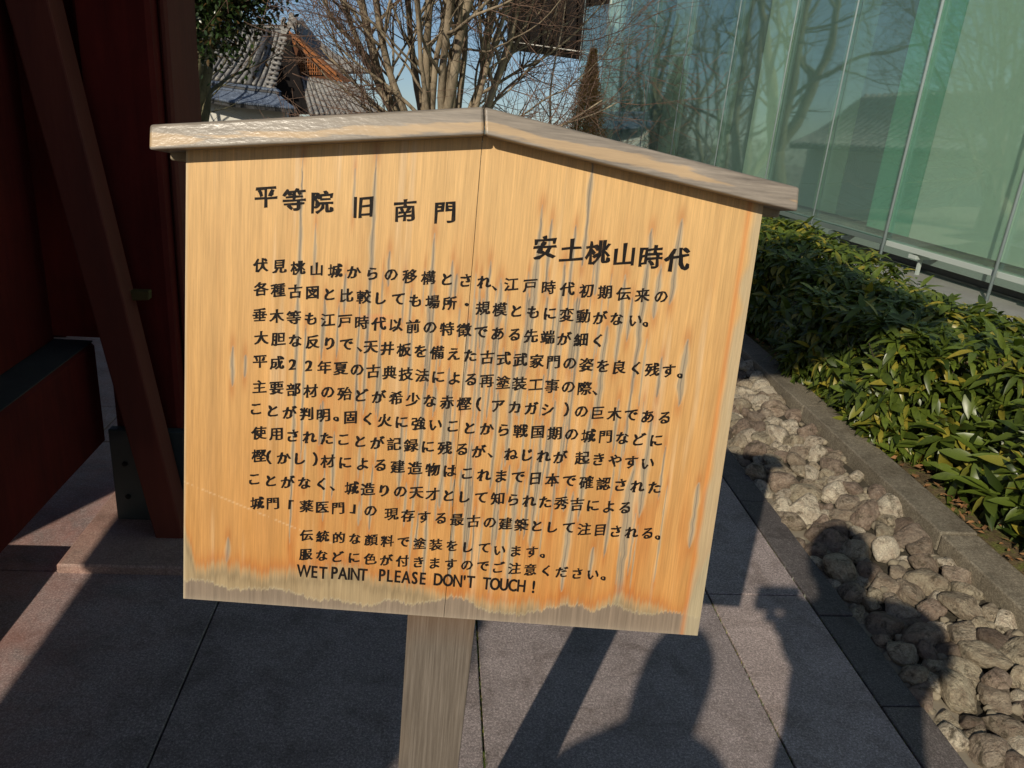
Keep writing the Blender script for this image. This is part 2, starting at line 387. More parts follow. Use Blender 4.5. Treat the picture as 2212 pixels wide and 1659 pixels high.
def topz(x, y): return HT - .06 * math.sin(y * 2.1) * .5 + .035 * math.sin(x * 8 + y * 5.3) - (.10 if y < 2.6 else 0)
# whorls of leaves: each shoot has 5..8 leaves
def shoot_leaves(P, D, nl, L):
    D = nrm(D); a = nrm(np.cross(D, [0.2, .3, 1.])); b = np.cross(D, a); out = []
    for k in range(nl):
        an = 2 * math.pi * k / nl * 1.0 + random.uniform(-.4, .4); el = random.uniform(.15, .9)
        d = nrm((a * math.cos(an) + b * math.sin(an)) * math.cos(el) + D * math.sin(el)); d[2] -= random.uniform(.1, .6); d = nrm(d)
        up = nrm(D * .7 + np.array([0, 0, .8]) + RNG.normal(0, .25, 3)); s_ = nrm(np.cross(up, d)); u = np.cross(d, s_)
        out.append((P + D * random.uniform(-.03, .01) + d * .004, np.column_stack([d, s_, u]), L * random.uniform(.7, 1.25)))
    return out
leaves = []
for _ in range(4300):
    y = 1.6 + 5.8 * random.random() ** 1.25; x0, x1 = hedge_profile(y); r = random.random()
    if r < .52:   # front face
        z = .13 + (topz(x0, y) - .13) * random.random(); P = np.array([x0 + random.uniform(-.06, .06) - .10 * math.sin(math.pi * min(1, z / HT)) + .02, y, z]); D = np.array([-1, random.uniform(-.5, .4), random.uniform(-.2, .7)])
    elif r < .9:
        x = random.uniform(x0 - .08, x1); P = np.array([x, y, topz(x, y) + random.uniform(-.05, .035)]); D = np.array([random.uniform(-.5, .3), random.uniform(-.5, .3), 1])
    else:
        P = np.array([random.uniform(x0, x1), y, random.uniform(.2, .6)]); D = RNG.normal(0, 1, 3)
    leaves += shoot_leaves(P, D, random.randint(5, 8), random.uniform(.070, .105))
for _ in range(60):  # low shoots hanging over the edging
    y = random.uniform(1.7, 3.6); P = np.array([random.uniform(1.99, 2.12), y, random.uniform(.17, .36)]); leaves += shoot_leaves(P, np.array([-1, -.2, .1]), 7, random.uniform(.09, .13))
def score(l):
    P = l[0]; c = M.T @ (P - CAM)
    if c[2] <= 0: return 0
    px, py = c[0] / c[2] * FOC + 1106, c[1] / c[2] * FOC + 829
    if not (1560 < px < 2260 and 420 < py < 1200): return 0
    x0, _ = hedge_profile(P[1]); front = 1 if (P[0] < x0 - .03 or P[2] > topz(P[0], P[1]) - .01) else .2
    return front / c[2] * (l[2] * 10)
leaves.sort(key=score, reverse=True)
for P, Rm, L in leaves[:298]:
    o = bpy.data.objects.new('leaf', random.choice(LME)); link(o, hd)
    o.matrix_local = Matrix.Translation((P - np.array([2.3, 4, .1])).tolist()) @ Matrix(Rm.tolist()).to_4x4() @ Matrix.Scale(L, 4)
fv, ff = [], []; nb = 0
for P, Rm, L in leaves[298:]:
    V, F = LV[random.randrange(3)]; W = (V * L) @ Rm.T + P; fv.append(W); ff += [tuple(i + nb for i in f) for f in F]; nb += len(V)
mesh_obj('foliage', np.concatenate(fv), ff, MAT['leaf'], hd, smooth=True, kind='stuff')
tb = Tubes()
for _ in range(900):
    y = random.uniform(1.7, 7.3); x0, x1 = hedge_profile(y); x = random.uniform(x0 + .05, x1 - .1); z1 = topz(x, y) * random.uniform(.6, .97)
    a = np.array([x, y, .1]); b = np.array([x + random.uniform(-.25, .12), y + random.uniform(-.12, .12), z1]); m_ = (a + b) / 2 + RNG.normal(0, .03, 3); tb.add([a, m_, b], [.006, .004, .0025], 4)
tb.obj('stems', MAT['shade'], hd, kind='stuff')

# =====================================================================================  GLASS BUILDING
GP = ground(2135, 654); GW = nrm([-.237, .972, 0]); GN = nrm(np.cross(GW, [0, 0, 1]))  # GN points away from the camera side
def gp(s, d, z): return GP * np.array([1, 1, 0]) + GW * s + GN * d + np.array([0, 0, z])
gb = empty('glass_building', tuple(gp(0, .5, 0)), 'long modern building with a tall green tinted glass curtain wall behind the hedge', 'building')
def m_glass():
    t = NT('green tinted reflective glass'); ge = t.n('NewGeometry'); dt = t.n('VectorMath', operation='DOT_PRODUCT'); t.l(ge.outputs['Incoming'], dt.inputs[0]); t.l(ge.outputs['Normal'], dt.inputs[1])
    ab = t.n('Math', operation='ABSOLUTE'); t.l(dt.outputs['Value'], ab.inputs[0]); om = t.n('Math', operation='SUBTRACT'); om.inputs[0].default_value = 1.; t.l(ab.outputs[0], om.inputs[1])
    pw = t.n('Math', operation='POWER'); t.l(om.outputs[0], pw.inputs[0]); pw.inputs[1].default_value = 2.4
    mr = t.n('MapRange', inp={1: 0., 2: 1., 3: .20, 4: .95}); t.l(pw.outputs[0], mr.inputs[0])
    gl = t.n('BsdfGlossy'); gl.inputs['Roughness'].default_value = .028; gl.inputs['Color'].default_value = (.80, .93, .92, 1)
    tr = t.n('BsdfTransparent'); tr.inputs[0].default_value = (.86, .945, .91, 1)
    bp = t.n('Bump'); bp.inputs['Strength'].default_value = .09; bp.inputs['Distance'].default_value = .02
    t.l(t.noise(t.coords(), .8, 2), bp.inputs['Height']); t.l(bp.outputs[0], gl.inputs['Normal'])
    ms = t.n('MixShader'); t.l(mr.outputs[0], ms.inputs[0]); t.l(tr.outputs[0], ms.inputs[1]); t.l(gl.outputs[0], ms.inputs[2])
    df = t.n('BsdfDiffuse'); t.l(t.ramp(t.noise(t.coords((1, 1, .3)), 1.3, 4), [(.3, (.36, .50, .46)), (.7, (.46, .60, .55))]), df.inputs[0])
    m2 = t.n('MixShader'); m2.inputs[0].default_value = .085; t.l(ms.outputs[0], m2.inputs[1]); t.l(df.outputs[0], m2.inputs[2])
    t.l(m2.outputs[0], t.t.nodes['Material Output'].inputs[0]); return t.m
MAT['glass'] = m_glass()
MAT['alu'] = simple('satin pale aluminium', (.26, .32, .32), .38, .05, 3, 0); 
MAT['white'] = simple('white coated steel rail', (.36, .41, .38), .5, .05, 3, 0)
MAT['palegreen'] = simple('pale green enamelled panel', (.74, .82, .68), .6, .08, 1.2, 0)
MAT['green'] = simple('saturated green glass edge panel', (.20, .55, .37), .5, .15, 1.2, 0)
MAT['teal'] = simple('dark teal interior panel', (.12, .20, .185), .6, .3, 1.0, 0)
MAT['midgreen'] = simple('mid green hanging blind', (.24, .36, .27), .7, .2, 1.0, 0)
def gbox(name, s0, s1, d0, d1, z0, z1, mat, bev=0.0, off=0):
    poly = [gp(s0, d0, z0), gp(s1, d0, z0), gp(s1, d0, z1), gp(s0, d0, z1)]
    return prism(name, poly, GN * (d1 - d0), mat, gb, bev)
ms_ = [-6.75, -5.4, -4.05, -2.70, -1.33, 0., 1.33, 2.46, 3.47, 4.65, 5.88, 6.9, 7.8, 8.7, 9.78]
for i, (a, b) in enumerate(zip(ms_[:-1], ms_[1:])):
    zt = 2.83 if i == len(ms_) - 2 else 6.2
    gbox('glass_pane', a + .006, b - .006, 0, .012, .29, zt, MAT['glass'])
for s in ms_:
    tb = Tubes(); tb.add([gp(s, -.03, 0.), gp(s, -.03, 3), gp(s, -.03, 6.2 if s < 9 else 2.84)], [.015 if s < 2 else .009] * 3, 10); tb.obj('mullion', MAT['alu'], gb)
MAT['railshade'] = simple('shaded green grey rail', (.09, .12, .11), .6, .1, 3, 0)  # darker copy of the white rail, shade put in its colour
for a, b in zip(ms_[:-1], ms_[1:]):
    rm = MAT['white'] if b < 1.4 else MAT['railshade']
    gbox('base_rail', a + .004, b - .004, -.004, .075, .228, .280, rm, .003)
    m_ = a + .72 * (b - a); gbox('bracket', m_ - .05, m_ + .05, .0, .30, .175, .213, rm, .003); gbox('foot', m_ - .014, m_ + .014, .10, .13, -.02, .173, rm)
gbox('sill', -7, 9.78, .30, .42, .10, .22, MAT['white'])
# inner wall panels
inner = [(-7.0, -3.4, 'palegreen'), (-3.39, 1.40, 'palegreen'), (1.42, 2.02, 'green')]
s = 2.04
k = 0
while s < 9.6:
    w = [.75, .42, 1.0, .28][k % 4]; inner.append((s, min(9.7, s + w), ['teal', 'midgreen', 'teal', 'palegreen'][k % 4] if k else 'teal')); s += w + .01; k += 1
for a, b, m_ in inner: gbox('inner_panel', a, b, .34 if m_ in ('palegreen', 'green') else .55, .60, .30, 6.2, MAT[m_])
gbox('floor_slab', -7, 9.8, .42, 5.0, .02, .26, MAT['terrace'])
gbox('roof_slab', -7.1, 8.7, -.1, 5.0, 6.21, 6.5, MAT['alu'])
gbox('end_wall', 9.70, 9.80, .62, 5.0, .27, 2.83, MAT['teal'])
gbox('back_wall', -7, 9.7, 4.9, 5.0, .27, 6.2, MAT['teal'])
# apron under it
poly = [gp(-7.5, -1.5, .015), gp(10, -1.5, .015), gp(10, 3, .015), gp(-7.5, 3, .015)]
o = prism('apron', poly, np.array([0, 0, -3.5]), MAT['terrace']); o['kind'] = 'structure'

# overhanging roof painted near-black for its shade, far behind, over the sky gap
Yd = 20.
p = [atY(1099, 88, Yd), atY(1330, 121, Yd), atY(1330, -260, Yd), atY(1099, -260, Yd)]
de = empty('far_roof', tuple(p[0]), 'high roof jutting in from behind the glass building, underside shade coloured near-black', 'building')
prism('eave', p, (0.4, 6., 0), MAT['shade_and_black'], de)
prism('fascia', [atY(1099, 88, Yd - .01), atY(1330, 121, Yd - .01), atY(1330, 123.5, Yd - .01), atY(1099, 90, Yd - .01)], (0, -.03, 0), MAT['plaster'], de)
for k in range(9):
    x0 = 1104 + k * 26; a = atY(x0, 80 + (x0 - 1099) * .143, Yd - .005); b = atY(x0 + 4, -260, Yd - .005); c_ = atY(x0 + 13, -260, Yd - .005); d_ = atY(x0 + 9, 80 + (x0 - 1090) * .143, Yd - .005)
    prism('rafter', [a, d_, c_, b], (0, -.12, 0), MAT['shade_and_black'], de)
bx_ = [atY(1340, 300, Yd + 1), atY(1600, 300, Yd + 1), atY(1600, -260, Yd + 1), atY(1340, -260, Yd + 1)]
prism('wall', bx_, (1, 6., 0), MAT['shade_and_black'], de)

# =====================================================================================  GATE (left)
gt = empty('temple_gate', (-1.2, 2.4, 0), 'massive dark red timber gate with pillar, sill beam and slanting brace, in deep shade', 'gate')
box('pillar', (-1.005, 2.44, .0), (-.803, 2.78, 3.1), MAT['red'], gt, bev=.012)
box('lit_pillar_side', (-.80, 2.50, .0), (-.775, 2.782, 3.1), MAT['redpost'], gt, bev=.008)  # thin slab in a lighter colour paints the pillar's lit side face
box('plinth', (-1.10, 2.14, -.01), (-.55, 2.88, .03), MAT['plinth'], gt, bev=.006)
box('sleeve', (-1.017, 2.405, .031), (-.768, 2.437, .36), MAT['metal'], gt, bev=.003)
for z in (.12, .24):
    tb = Tubes(); tb.add([(-.975, 2.399, z), (-.975, 2.407, z)], [.008, .009], 8); tb.obj('bolt', MAT['shade_and_black'], gt)
# sill beam running back along the passage
X0 = -1.02
b0 = atX(66, 1134, X0); b1 = atX(259, 921, X0); t0 = atX(0, 889, X0); t1 = atX(203, 744, X0)
zb, zt_ = (b1[2] + b0[2]) / 2, (t1[2] + t0[2]) / 2
print('beam', b0, b1, t0, t1)
box('sill_beam', (-1.26, -3.0, zb), (X0, 2.395, zt_), MAT['red'], gt, bev=.01)
box('dust_cap', (-1.255, -2.99, zt_), (X0 - .006, 2.39, zt_ + .004), MAT['grime'], gt)
box('ground_sill', (-1.50, -3.0, -.01), (-1.25, 2.02, .19), MAT['red'], gt, bev=.008)
# diagonal brace in front of the pillar
Pb = np.array([0, 2.30, 0]); Nb_ = np.array([0, 1., 0])
q = [hit(x, y, Pb, Nb_) for x, y in ((339, 1176), (400, 1179), (104, 0), (8, 0))]
up_ = [q[0], q[1], q[2] + (q[2] - q[1]) * .5, q[3] + (q[3] - q[0]) * .5]
prism('brace', up_, (-.0, .09, .0), MAT['redpost'], gt, bev=.006)
# further members lost in the dark, plus panels added to close pale gaps
box('rear_post', (-1.95, 2.42, 0), (-1.55, 2.80, 3.1), MAT['red'], gt, bev=.012)
box('crossbeam', (-3.8, 2.46, 1.30), (-1.96, 2.62, 1.52), MAT['red'], gt, bev=.008)
box('crossbeam', (-3.8, 2.46, .35), (-1.96, 2.62, .60), MAT['red'], gt, bev=.008)
for k in range(9): box('door_board', (-3.8 + k * .24, 2.66, .1), (-3.565 + k * .24, 2.70, 3.0), MAT['red'], gt, bev=.004)
ye = [hit(x * Q0, y * Q0, np.array([0, 2.36, 0]), np.array([0, 1., 0])) for x, y in ((500, 1205), (594, 1202), (594, 1166), (500, 1163))]
prism('beam_end', ye, (0, .03, 0), MAT['yellow'], gt, bev=.003)
box('tie_beam', (-1.60, 2.30, 1.62), (-1.22, 2.39, 1.86), MAT['red'], gt, bev=.008)
box('side_panel', (-3.8, -.4, 0), (-3.72, 2.44, 3.1), MAT['red'], gt)
box('side_panel', (-3.70, 2.86, -.01), (-1.56, 2.92, 3.1), MAT['red'], gt)
box('side_panel', (-6.5, 2.72, 0), (-3.8, 2.78, 3.1), MAT['red'], gt)
for k in range(8): box('added_screen', (-1.55, -.85 + k * .405, .77), (-1.52, -.449 + k * .405, 3.1), MAT['red'], gt, bev=.003)  # dark screen added to hide the sky-lit floor behind
box('added_screen', (-1.60, 2.60, .60), (-1.012, 2.64, 3.1), MAT['red'], gt)
for z in (.95, 1.45): box('screen_rail', (-1.519, -.85, z), (-1.475, 2.36, z + .075), MAT['redpost'], gt, bev=.004)
for k in range(8): box('added_screen', (-1.16, -.50 + k * .36, zt_ + .006), (-1.13, -.143 + k * .36, 1.68), MAT['red'], gt, bev=.003)
# added boards cast the ground shadow; roof slabs sized for their shade
for k in range(16): box('shadow_board', (-2.05, -2.19 + k * .40, 1.32), (-2.0, -1.794 + k * .40, 2.75), MAT['red'], gt, bev=.003)
box('board_post', (-2.20, 4.3, 0), (-1.98, 4.6, 3.2), MAT['red'], gt, bev=.01)
box('board_post', (-2.28, .9, 0), (-2.06, 1.12, 3.1), MAT['red'], gt, bev=.01)
box('roof', (-6.5, -.62, 3.2), (.18, .95, 3.5), MAT['tiled'], gt, bev=.02)
box('roof', (-6.5, .955, 3.2), (-1.6, 4.0, 3.5), MAT['tiled'], gt, bev=.02)
box('lintel', (-3.8, 2.38, 3.0), (-.6, 2.8, 3.19), MAT['red'], gt)
box('far_pillar', (-4.2, 2.4, 0), (-3.82, 2.8, 3.19), MAT['red'], gt, bev=.01)

# =====================================================================================  SIGNBOARD
BDN = nrm(M @ nrm([-758, 8100, 1722])); BX = nrm(M @ nrm([41500, 3500, 1722])); BN = nrm(np.cross(BX, BDN))
BX = nrm(np.cross(BDN, BN)); 
if BX[0] < 0: BX = -BX
if BN[1] < 0: BN = -BN
BP = CAM + (M @ np.array([-.05, 0, 1.])) * 1.1
def bloc(x, y, off=0.):
    q = hit(x, y, BP + BN * off, BN) - BP; return float(q @ BX), float(q @ -BDN)
pcx = hit(953, 1335, BP, BN); t_ = pcx[2] / -BDN[2]; BASE = pcx + BDN * t_ ; BASE = BASE + BDN * .0
SM = Matrix(np.column_stack([BX, BN, -BDN]).tolist()).to_4x4()
sg = bpy.data.objects.new('signboard', None); link(sg); sg.matrix_world = Matrix.Translation(BASE.tolist()) @ SM
tag(sg, 'weathered wooden notice board with gabled cap and black Japanese lettering on a square post', 'signboard')
BL_ = np.array([(BP - BASE) @ BX, (BP - BASE) @ BN, (BP - BASE) @ -BDN])   # board plane origin in sign-local
def L3(u, v, d=0.): return (u + BL_[0], d + BL_[1], v + BL_[2])
UL, UR, UC = -.3916, .3655, -.0130; VB, VS, VA = -.3535, .269, .3245; TH = .024
def vtop(u): return VS + (VA - VS) * (1 - abs(u - UC) / (UR - UC)) + .006

def vnoise(x, y, seed=0):
    """smooth value noise on numpy arrays"""
    xi = np.floor(x).astype(np.int64); yi = np.floor(y).astype(np.int64); xf = x - xi; yf = y - yi
    def h(a, b):
        n = (a * 374761393 + b * 668265263 + seed * 974711) & 0xffffffff; n = ((n ^ (n >> 13)) * 1274126177) & 0xffffffff
        return ((n ^ (n >> 16)) & 0xffff) / 65535.0
    u = xf * xf * (3 - 2 * xf); v = yf * yf * (3 - 2 * yf)
    return (h(xi, yi) * (1 - u) + h(xi + 1, yi) * u) * (1 - v) + (h(xi, yi + 1) * (1 - u) + h(xi + 1, yi + 1) * u) * v
def fbm(x, y, seed=0, o_=4, g=.5):
    r = 0; a = 1; t = 0
    for k in range(o_): r = r + a * vnoise(x * 2 ** k, y * 2 ** k, seed + k * 31); t += a; a *= g
    return r / t
def sst(e0, e1, x): t = np.clip((x - e0) / (e1 - e0), 0, 1); return t * t * (3 - 2 * t)

# weather checks: (x, ytop, ybottom, halfwidth px) in measured positions, converted to board metres
CR = [(640, 330, 1180, 4.0), (655, 700, 1000, 3), (799, 330, 900, 4.5), (801, 1000, 1150, 3), (929, 500, 800, 5.), (910, 820, 1060, 5), (1155, 440, 800, 6.5), (1185, 470, 640, 4), (1236, 485, 640, 3.5), (1270, 330, 580, 4.5),
      (1460, 470, 660, 6.5), (1388, 490, 830, 6.5), (1340, 590, 800, 6), (1475, 730, 880, 7), (1500, 1040, 1185, 5.5), (1395, 900, 1120, 8), (1350, 990, 1330, 10.), (1313, 1080, 1200, 4), (502, 745, 835, 4.), (529, 765, 815, 3.5), (492, 1160, 1215, 5),
      (700, 640, 760, 3.), (745, 590, 680, 3.5), (840, 540, 620, 4), (865, 900, 1080, 5), (960, 830, 1100, 7), (1006, 690, 880, 5), (1010, 950, 1200, 5), (1045, 560, 900, 4.5), (1075, 600, 780, 7), (1068, 840, 1060, 5), (1102, 780, 1010, 5.5),
      (1130, 640, 900, 8.), (1108, 1010, 1260, 6), (1160, 900, 1190, 6.5), (1205, 560, 850, 6), (1190, 860, 1040, 5), (1240, 640, 800, 6.5), (1262, 880, 1130, 6), (1290, 540, 640, 4.5), (1300, 700, 900, 7), (1225, 1060, 1280, 6), (1330, 860, 980, 4), (1278, 1180, 1250, 4.5),
      (1360, 640, 740, 4), (1420, 570, 690, 5.5), (1425, 770, 860, 4), (885, 620, 760, 3.), (770, 780, 900, 3.), (720, 930, 1080, 3.5), (680, 480, 600, 2.6), (765, 360, 470, 2), (975, 560, 660, 3.5), (1430, 960, 1080, 3)]
r_ = random.Random(5)
for _ in range(130):
    x = r_.triangular(620, 1440, 1150); y = r_.uniform(560, 1130); ln = r_.uniform(50, 220); CR.append((x, y, min(1290, y + ln), r_.uniform(1.2, 3.6)))
CK = []
for (x, ya, yb, w) in CR:
    u0, v0 = bloc(x, ya); u1, v1 = bloc(x, yb); um = (u0 + u1) / 2 if abs(u0 - u1) > .01 else u0
    CK.append((bloc(x, (ya + yb) / 2)[0], v0, v1, w * .00066))

RSU0, RSV = bloc(735, 686); RSU1 = bloc(850, 690)[0]
def paint(U, V):
    """albedo of the board wood with some sky sheen (linear)"""
    hgt = np.clip((V - VB) / (VS - VB), 0, 1)
    tan = np.array([.60, .375, .152]); org = np.array([.495, .232, .064])
    k = np.clip(.96 - hgt * .95 + .20 * (fbm(U * 14, V * 2.2, 3) - .5), 0, 1)[..., None]
    C = tan * (1 - k) + org * k  # wood runs paler upward, partly sky sheen painted in
    g = fbm(U * 170, V * 3.0, 11, 4, .7); C = C * (1 + .34 * (g - .5))[..., None]
    g = fbm(U * 60, V * 1.6, 12, 3); C = C * (1 + .30 * (g - .5))[..., None]
    br = sst(.56, .80, fbm(U * 55, V * 5.5, 21, 3)) * np.clip(1.15 - hgt, .15, 1) * .42
    C = C * (1 - br[..., None]) + np.array([.44, .15, .03]) * br[..., None]
    pl = sst(.66, .86, fbm(U * 80, V * 3.5, 25, 3)) * .5
    C = C * (1 - pl[..., None]) + np.array([.66, .47, .27]) * pl[..., None]
    # weathered spindles
    grey = np.zeros(U.shape); tip = np.zeros(U.shape); halo = np.zeros(U.shape); core = np.zeros(U.shape)
    for i, (uc, va, vb, hw) in enumerate(CK):
        L = va - vb; sel = (np.abs(U - uc) < hw * 3.2 + .006) & (V < va + .035) & (V > vb - .035)
        if not sel.any(): continue
        u = U[sel]; v = V[sel]; t = (va - v) / L
        wob = (vnoise(v * 38, u * 0 + i, 5) - .5) * hw * .5 + (vnoise(v * 90, u * 0 + i, 6) - .5) * hw * .3
        prof = np.sqrt(np.clip(4 * np.clip(t, 0, 1) * (1 - np.clip(t, 0, 1)), 0, 1)) * (.65 + .6 * vnoise(v * 50, u * 0 + i * 3, 7))
        d = np.abs(u - uc - wob) / (hw * np.maximum(prof, .04)); ins = (t > 0) & (t < 1)
        a = np.where(ins, 1 - sst(.80, 1.1, d), 0); grey[sel] = np.maximum(grey[sel], a)
        h_ = np.where(ins, 1 - sst(1.0, 2.1, d), 0); halo[sel] = np.maximum(halo[sel], h_)
        core[sel] = np.maximum(core[sel], np.where(ins & (hw > .0018), 1 - sst(.0, .0010, np.abs(u - uc - wob * 1.2)), 0) * (prof > .35))
        te = np.exp(-((np.minimum(np.abs(v - va), np.abs(v - vb))) / .016) ** 2) * np.exp(-((u - uc) / (hw * 1.1 + .0012)) ** 2); tip[sel] = np.maximum(tip[sel], te)
    C = C * (1 - .55 * halo[..., None]) + np.array([.60, .43, .24]) * .55 * halo[..., None]
    C = C * (1 - .5 * tip[..., None]) + np.array([.38, .12, .025]) * .5 * tip[..., None]
    gc = np.array([.315, .262, .180]) * (1 + .5 * (fbm(U * 260, V * 8, 41, 3) - .5))[..., None]
    C = C * (1 - .82 * grey[..., None]) + gc * .82 * grey[..., None]
    C = C * (1 - .75 * core[..., None]) + np.array([.09, .085, .08]) * .75 * core[..., None]
    # damp tide lines along the lower edge
    fr = (vnoise(U * 900, U * 0, 51) - .5) * .010 + (vnoise(U * 300, U * 0, 52) - .5) * .010
    e1 = VB + .025 + .020 * (fbm(U * 11, U * 0, 61, 3) - .5) * 2 + fr * .45 + .014 * np.exp(-((U - .235) / .02) ** 2)
    e2 = VB + .050 + .030 * (fbm(U * 9 + 4, U * 0, 71, 3) - .5) * 2 + fr * .95 + .02 * np.exp(-((U - .24) / .022) ** 2) + .10 * sst(.335, .366, U) + .06 * sst(-.372, -.3916, U)
    band = np.exp(-np.clip((V - e2) / .016, -3, 9) ** 2) * sst(-.4, .6, (V - e2) / .01); band *= .55 + .7 * vnoise(U * 40, V * 4, 77)
    band = np.clip(band, 0, 1)
    C = C * (1 - .55 * band[..., None]) + np.array([.42, .12, .022]) * .55 * band[..., None]
    m2 = (1 - sst(-.016, .012, V - e2))[..., None]; ol = np.array([.335, .268, .160]) * (1 + .35 * (fbm(U * 240, V * 10, 81, 3) - .5) - .22 * np.exp(-((V - e2 + .018) / .008) ** 2))[..., None]
    C = C * (1 - .9 * m2) + ol * .9 * m2
    m1 = (1 - sst(-.0008, .0008, V - e1))[..., None]; br_ = np.array([.225, .175, .130]) * (1 + .45 * (fbm(U * 300, V * 12, 91, 3) - .5))[..., None]
    C = C * (1 - m1) + br_ * m1
    lip = np.exp(-((V - e1 - .0014) / .0010) ** 2)[..., None] * .5; C = C * (1 - lip) + np.array([.46, .42, .30]) * lip
    low = (np.exp(-(V - VB) / .006) * .35)[..., None]; C = C * (1 - low) + np.array([.42, .36, .28]) * low
    # weathered right edge
    er = (sst(.350, .361, U + (vnoise(V * 30, U * 0, 95) - .5) * .010 + .012 * (1 - hgt)) * .75)[..., None]; C = C * (1 - er) + np.array([.40, .34, .22]) * er
    eo = (np.exp(-((U - .3475 + .006 * (1 - hgt)) / .0035) ** 2) * .5)[..., None]; C = C * (1 - eo) + np.array([.55, .17, .03]) * eo
    el = ((1 - sst(-.3912, -.3875, U)) * .55)[..., None]; C = C * (1 - el) + np.array([.55, .47, .32]) * el
    # scratch (old line) lower left and a faint red smear
    ln = np.abs(V - (-.178 - .36 * (U + .383))); sc = (np.exp(-(ln / .0008) ** 2) * (U < -.18) * (fbm(U * 200, V * 0, 99, 2) > .36) * .28)[..., None]; C = C * (1 - sc) + np.array([.85, .72, .5]) * sc
    rs = (sst(.55, .8, fbm(U * 26, V * 90, 101, 3)) * np.exp(-((V - RSV) / .010) ** 2) * (U > RSU0) * (U < RSU1) * .35)[..., None]; C = C * (1 - rs) + np.array([.62, .10, .05]) * rs
    return np.clip(C, .01, .95)

def m_board():
    t = NT('varnished cypress board'); at = t.n('Attribute', attribute_name='wood'); v = t.coords((1, 1, .035)); v2 = t.coords((1, 1, .012))
    c = t.mix(at.outputs['Color'], t.ramp(t.noise(v, 420, 4, .65), [(.3, (.86,) * 3), (.7, (1.13,) * 3)]), 1., 'MULTIPLY')
    c = t.mix(c, t.ramp(t.noise(v2, 1100, 2, .6), [(.35, (.92,) * 3), (.65, (1.07,) * 3)]), 1., 'MULTIPLY')
    t.set(col=c, rough=t.ramp(t.noise(t.coords((1, 1, .2)), 40, 4), [(.3, (.38,) * 3), (.7, (.55,) * 3)]), spec=.42)
    t.bump(t.noise(v, 500, 4, .7), .22, .0012); return t.m
MAT['board'] = m_board()
def plank(u0, u1, nu, nv):
    us = np.linspace(u0, u1, nu); ts = np.linspace(0, 1, nv)
    U = np.tile(us, (nv, 1)); VT = np.vectorize(vtop)(us); V = VB + (VT - VB)[None, :] * ts[:, None]
    C = paint(U, V)
    verts = np.stack([U + BL_[0], np.full(U.shape, BL_[1]), V + BL_[2]], -1).reshape(-1, 3)
    n0 = len(verts)
    idx = np.arange(nv * nu).reshape(nv, nu)
    F = np.stack([idx[:-1, :-1], idx[:-1, 1:], idx[1:, 1:], idx[1:, :-1]], -1).reshape(-1, 4)
    # thickness: perimeter ring pushed back
    per = list(idx[0, :]) + list(idx[1:, -1]) + list(idx[-1, -2::-1]) + list(idx[-2:0:-1, 0])
    back = verts[per] + np.array([0, TH, 0]); vv = np.vstack([verts, back]); m_ = len(per)
    F2 = [(per[i], n0 + i, n0 + (i + 1) % m_, per[(i + 1) % m_]) for i in range(m_)]
    me = bpy.data.meshes.new('plank'); me.from_pydata([tuple(p) for p in vv.tolist()], [], [tuple(f) for f in F.tolist()] + F2 + [tuple(n0 + i for i in range(m_))[::1]])
    ca = me.color_attributes.new('wood', 'FLOAT_COLOR', 'POINT')
    cc = np.ones((len(vv), 4), np.float32); cc[:n0, :3] = C.reshape(-1, 3); cc[n0:, :3] = C.reshape(-1, 3)[per] * .85
    ca.data.foreach_set('color', cc.ravel()); me.materials.append(MAT['board']); o = bpy.data.objects.new('plank', me); link(o, sg); return o
plank(UL, UC - .0004, 430, 300); plank(UC + .0004, UR, 430, 300)

# cap: two weathered beams mitred at the apex
def m_cap():
    t = NT('weathered varnished cap'); v = t.coords((.06, 1, 1)); n = t.noise(v, 160, 6, .7); b = t.noise(t.coords((.16, 1, 1)), 26, 5, .6)
    g = t.ramp(n, [(.25, (.105, .088, .070)), (.5, (.215, .184, .148)), (.75, (.335, .288, .235))])
    at = t.n('Attribute', attribute_name='across'); sb_ = t.n('Math', operation='SUBTRACT'); t.l(at.outputs['Fac'], sb_.inputs[0]); sb_.inputs[1].default_value = .36; av_ = t.n('Math', operation='ABSOLUTE'); t.l(sb_.outputs[0], av_.inputs[0])
    ad = t.n('Math', operation='MULTIPLY_ADD'); t.l(av_.outputs[0], ad.inputs[0]); ad.inputs[1].default_value = -.55; t.l(b, ad.inputs[2])
    hw = t.ramp(ad.outputs[0], [(.42, (0,) * 3), (.47, (1,) * 3)])
    c = t.mix(g, t.mix((.40, .285, .165), t.ramp(n, [(.3, (.8,) * 3), (.7, (1.15,) * 3)]), 1., 'MULTIPLY'), hw)
    t.set(col=c, rough=t.ramp(n, [(.3, (.52,) * 3), (.7, (.7,) * 3)]), spec=.5, coat=.38, coatr=.24)
    t.bump(t.noise(t.coords((.35, 1, 1)), 240, 5, .7), .22, .0012)
    b2 = t.n('Bump'); b2.inputs['Strength'].default_value = .35; b2.inputs['Distance'].default_value = .0012; t.l(t.noise(t.coords((.5, 1, 1)), 150, 4), b2.inputs['Height']); t.l(b2.outputs[0], t.b.inputs['Coat Normal'])
    return t.m
MAT['cap'] = m_cap()
FD = -.030
def cu(x, y): return bloc(x, y, FD)
cl = [cu(318, 268), cu(323, 324), cu(1047, 291), cu(1045, 229)]
crr = [cu(1045, 229), cu(1047, 291), cu(1722, 457), cu(1732, 405)]
